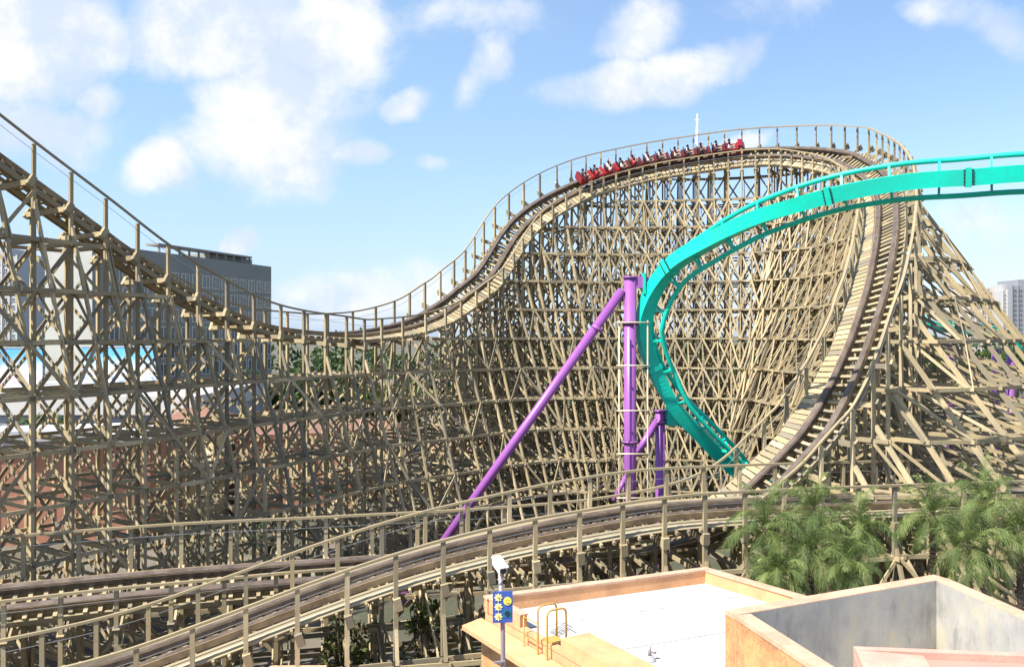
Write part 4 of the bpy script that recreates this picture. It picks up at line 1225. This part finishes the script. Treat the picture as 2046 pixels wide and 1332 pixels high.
# ------------------------------------------------------------------ camera pole with sign
pt = at(999, 1140, 18.0)
po = thing('camera_pole', 'grey pole with white security camera and blue flower sign', 'pole', (pt.x + .12, 18, 0))
b = MB(); b.tube([(pt.x + .12, 18, 0), (pt.x + .06, 18, pt.z - 1.2), (pt.x, 18, pt.z)], [.055, .05, .045], 14); b.build('pole', M['polegrey'], po)
cd = V(.34, -.86, -.22).normalized(); cc = pt + V(0, 0, .10)
b = MB(); a0, a1 = cc - cd * .24, cc + cd * .20
b.beam(a0, a1, .17, .15, (1, 0, 0), 0, .5); b.beam(a0 - cd * .02 + V(0, 0, .09), a1 + cd * .07 + V(0, 0, .09), .20, .02, (1, 0, 0), 0, .5)
co_ = b.build('security_camera', M['white'], po)
b = MB(); b.tube([a1 + cd * .002, a1 + cd * .02], .068, 16); b.build('lens', M['ink'], co_)
b = MB(); b.beam(pt - V(0, 0, .06), cc - V(0, 0, .06), .07, .07); b.tube([pt + V(-.02, -.02, -.3), pt + V(.06, -.1, -.16), pt + V(.05, -.08, -.02)], .012, 6); b.build('camera_bracket', M['polegrey'], po)
s = at(1004.5, 1212, 17.9); sn = V(.10, -1, .04).normalized(); sx = V(1, .10, 0).normalized(); sy = sx.cross(sn) * -1
if sy.z < 0: sy = -sy
SW, SH = .21, .325
def on(u_, v_, o_=0): return s + sx * (u_ * SW) + sy * (v_ * SH) + sn * o_
b = MB(); b.add([on(-1, -1, -.03), on(1, -1, -.03), on(1, 1, -.03), on(-1, 1, -.03), on(-1, -1), on(1, -1), on(1, 1), on(-1, 1)],
                [(3, 2, 1, 0), (4, 5, 6, 7), (0, 1, 5, 4), (1, 2, 6, 5), (2, 3, 7, 6), (3, 0, 4, 7)])
sg_ = b.build('sign_board', M['blue'], po)
def disc(cu, cv, r0, name, m_, lift, petals=0, wob=0.0):
    pts = []
    N = 40
    for k in range(N):
        a = 2 * math.pi * k / N; rr = r0 * (1 + (wob * math.cos(petals * a) if petals else 0)); pts.append((rr * math.cos(a), rr * math.sin(a)))
    c = s + sx * (cu * SW) + sy * (cv * SH)
    lo = [c + sx * p[0] + sy * p[1] + sn * .002 for p in pts]; hi = [c + sx * p[0] + sy * p[1] + sn * lift for p in pts]
    b = MB(); b.add(lo + hi, [tuple(range(N, 2 * N))] + [(k, (k + 1) % N, N + (k + 1) % N, N + k) for k in range(N)]); return b.build(name, m_, sg_), c
for cv in (.62, .02, -.60):
    disc(-.44, cv, .072, 'flower', M['paleyellow'], .012, 8, .22); disc(-.40, cv, .030, 'flower_centre', M['yellowdisc'], .018)
    c = s + sx * (-.40 * SW) + sy * (cv * SH) + sn * .022
    b = MB(); b.beam(c - sx * .02 + sy * .012, c + sx * .016 + sy * .004, .008, .004, sy); b.beam(c - sx * .016 - sy * .014, c + sx * .02 - sy * .016, .008, .004, sy); b.build('flower_mark', M['stack'], sg_)
disc(.48, .38, .085, 'smiling_disc', M['yellowdisc'], .014)
c = s + sx * (.48 * SW) + sy * (.38 * SH) + sn * .019
b = MB()
for q in (-1, 1): b.tube([c + sx * q * .028 + sy * .022, c + sx * q * .028 + sy * .022 + sn * .003], .009, 10)
b.tube([c + sx * (.042 * math.cos(a)) + sy * (-.006 + .042 * math.sin(a)) for a in [math.pi * (1.15 + .07 * k) for k in range(11)]], .005, 6); b.build('smile', M['ink'], sg_)
c = s + sx * (.46 * SW) + sy * (-.42 * SH)
b = MB(); q = .085; b.add([c + sx * i * q + sy * j * q * .95 + sn * .008 for i, j in ((-1, -1), (1, -1), (1, 1), (-1, 1))], [(0, 1, 2, 3)]); b.build('teal_square', M['tealsign'], sg_)
disc(.46, -.42, .058, 'dark_disc', M['ink'], .016)
b = MB(); b.beam((pt.x + .11, 17.95, at(0, 1318, 18).z), (pt.x - .12, 17.9, at(0, 1318, 18).z - .01), .035, .035); b.build('cross_arm', M['polegrey'], po)
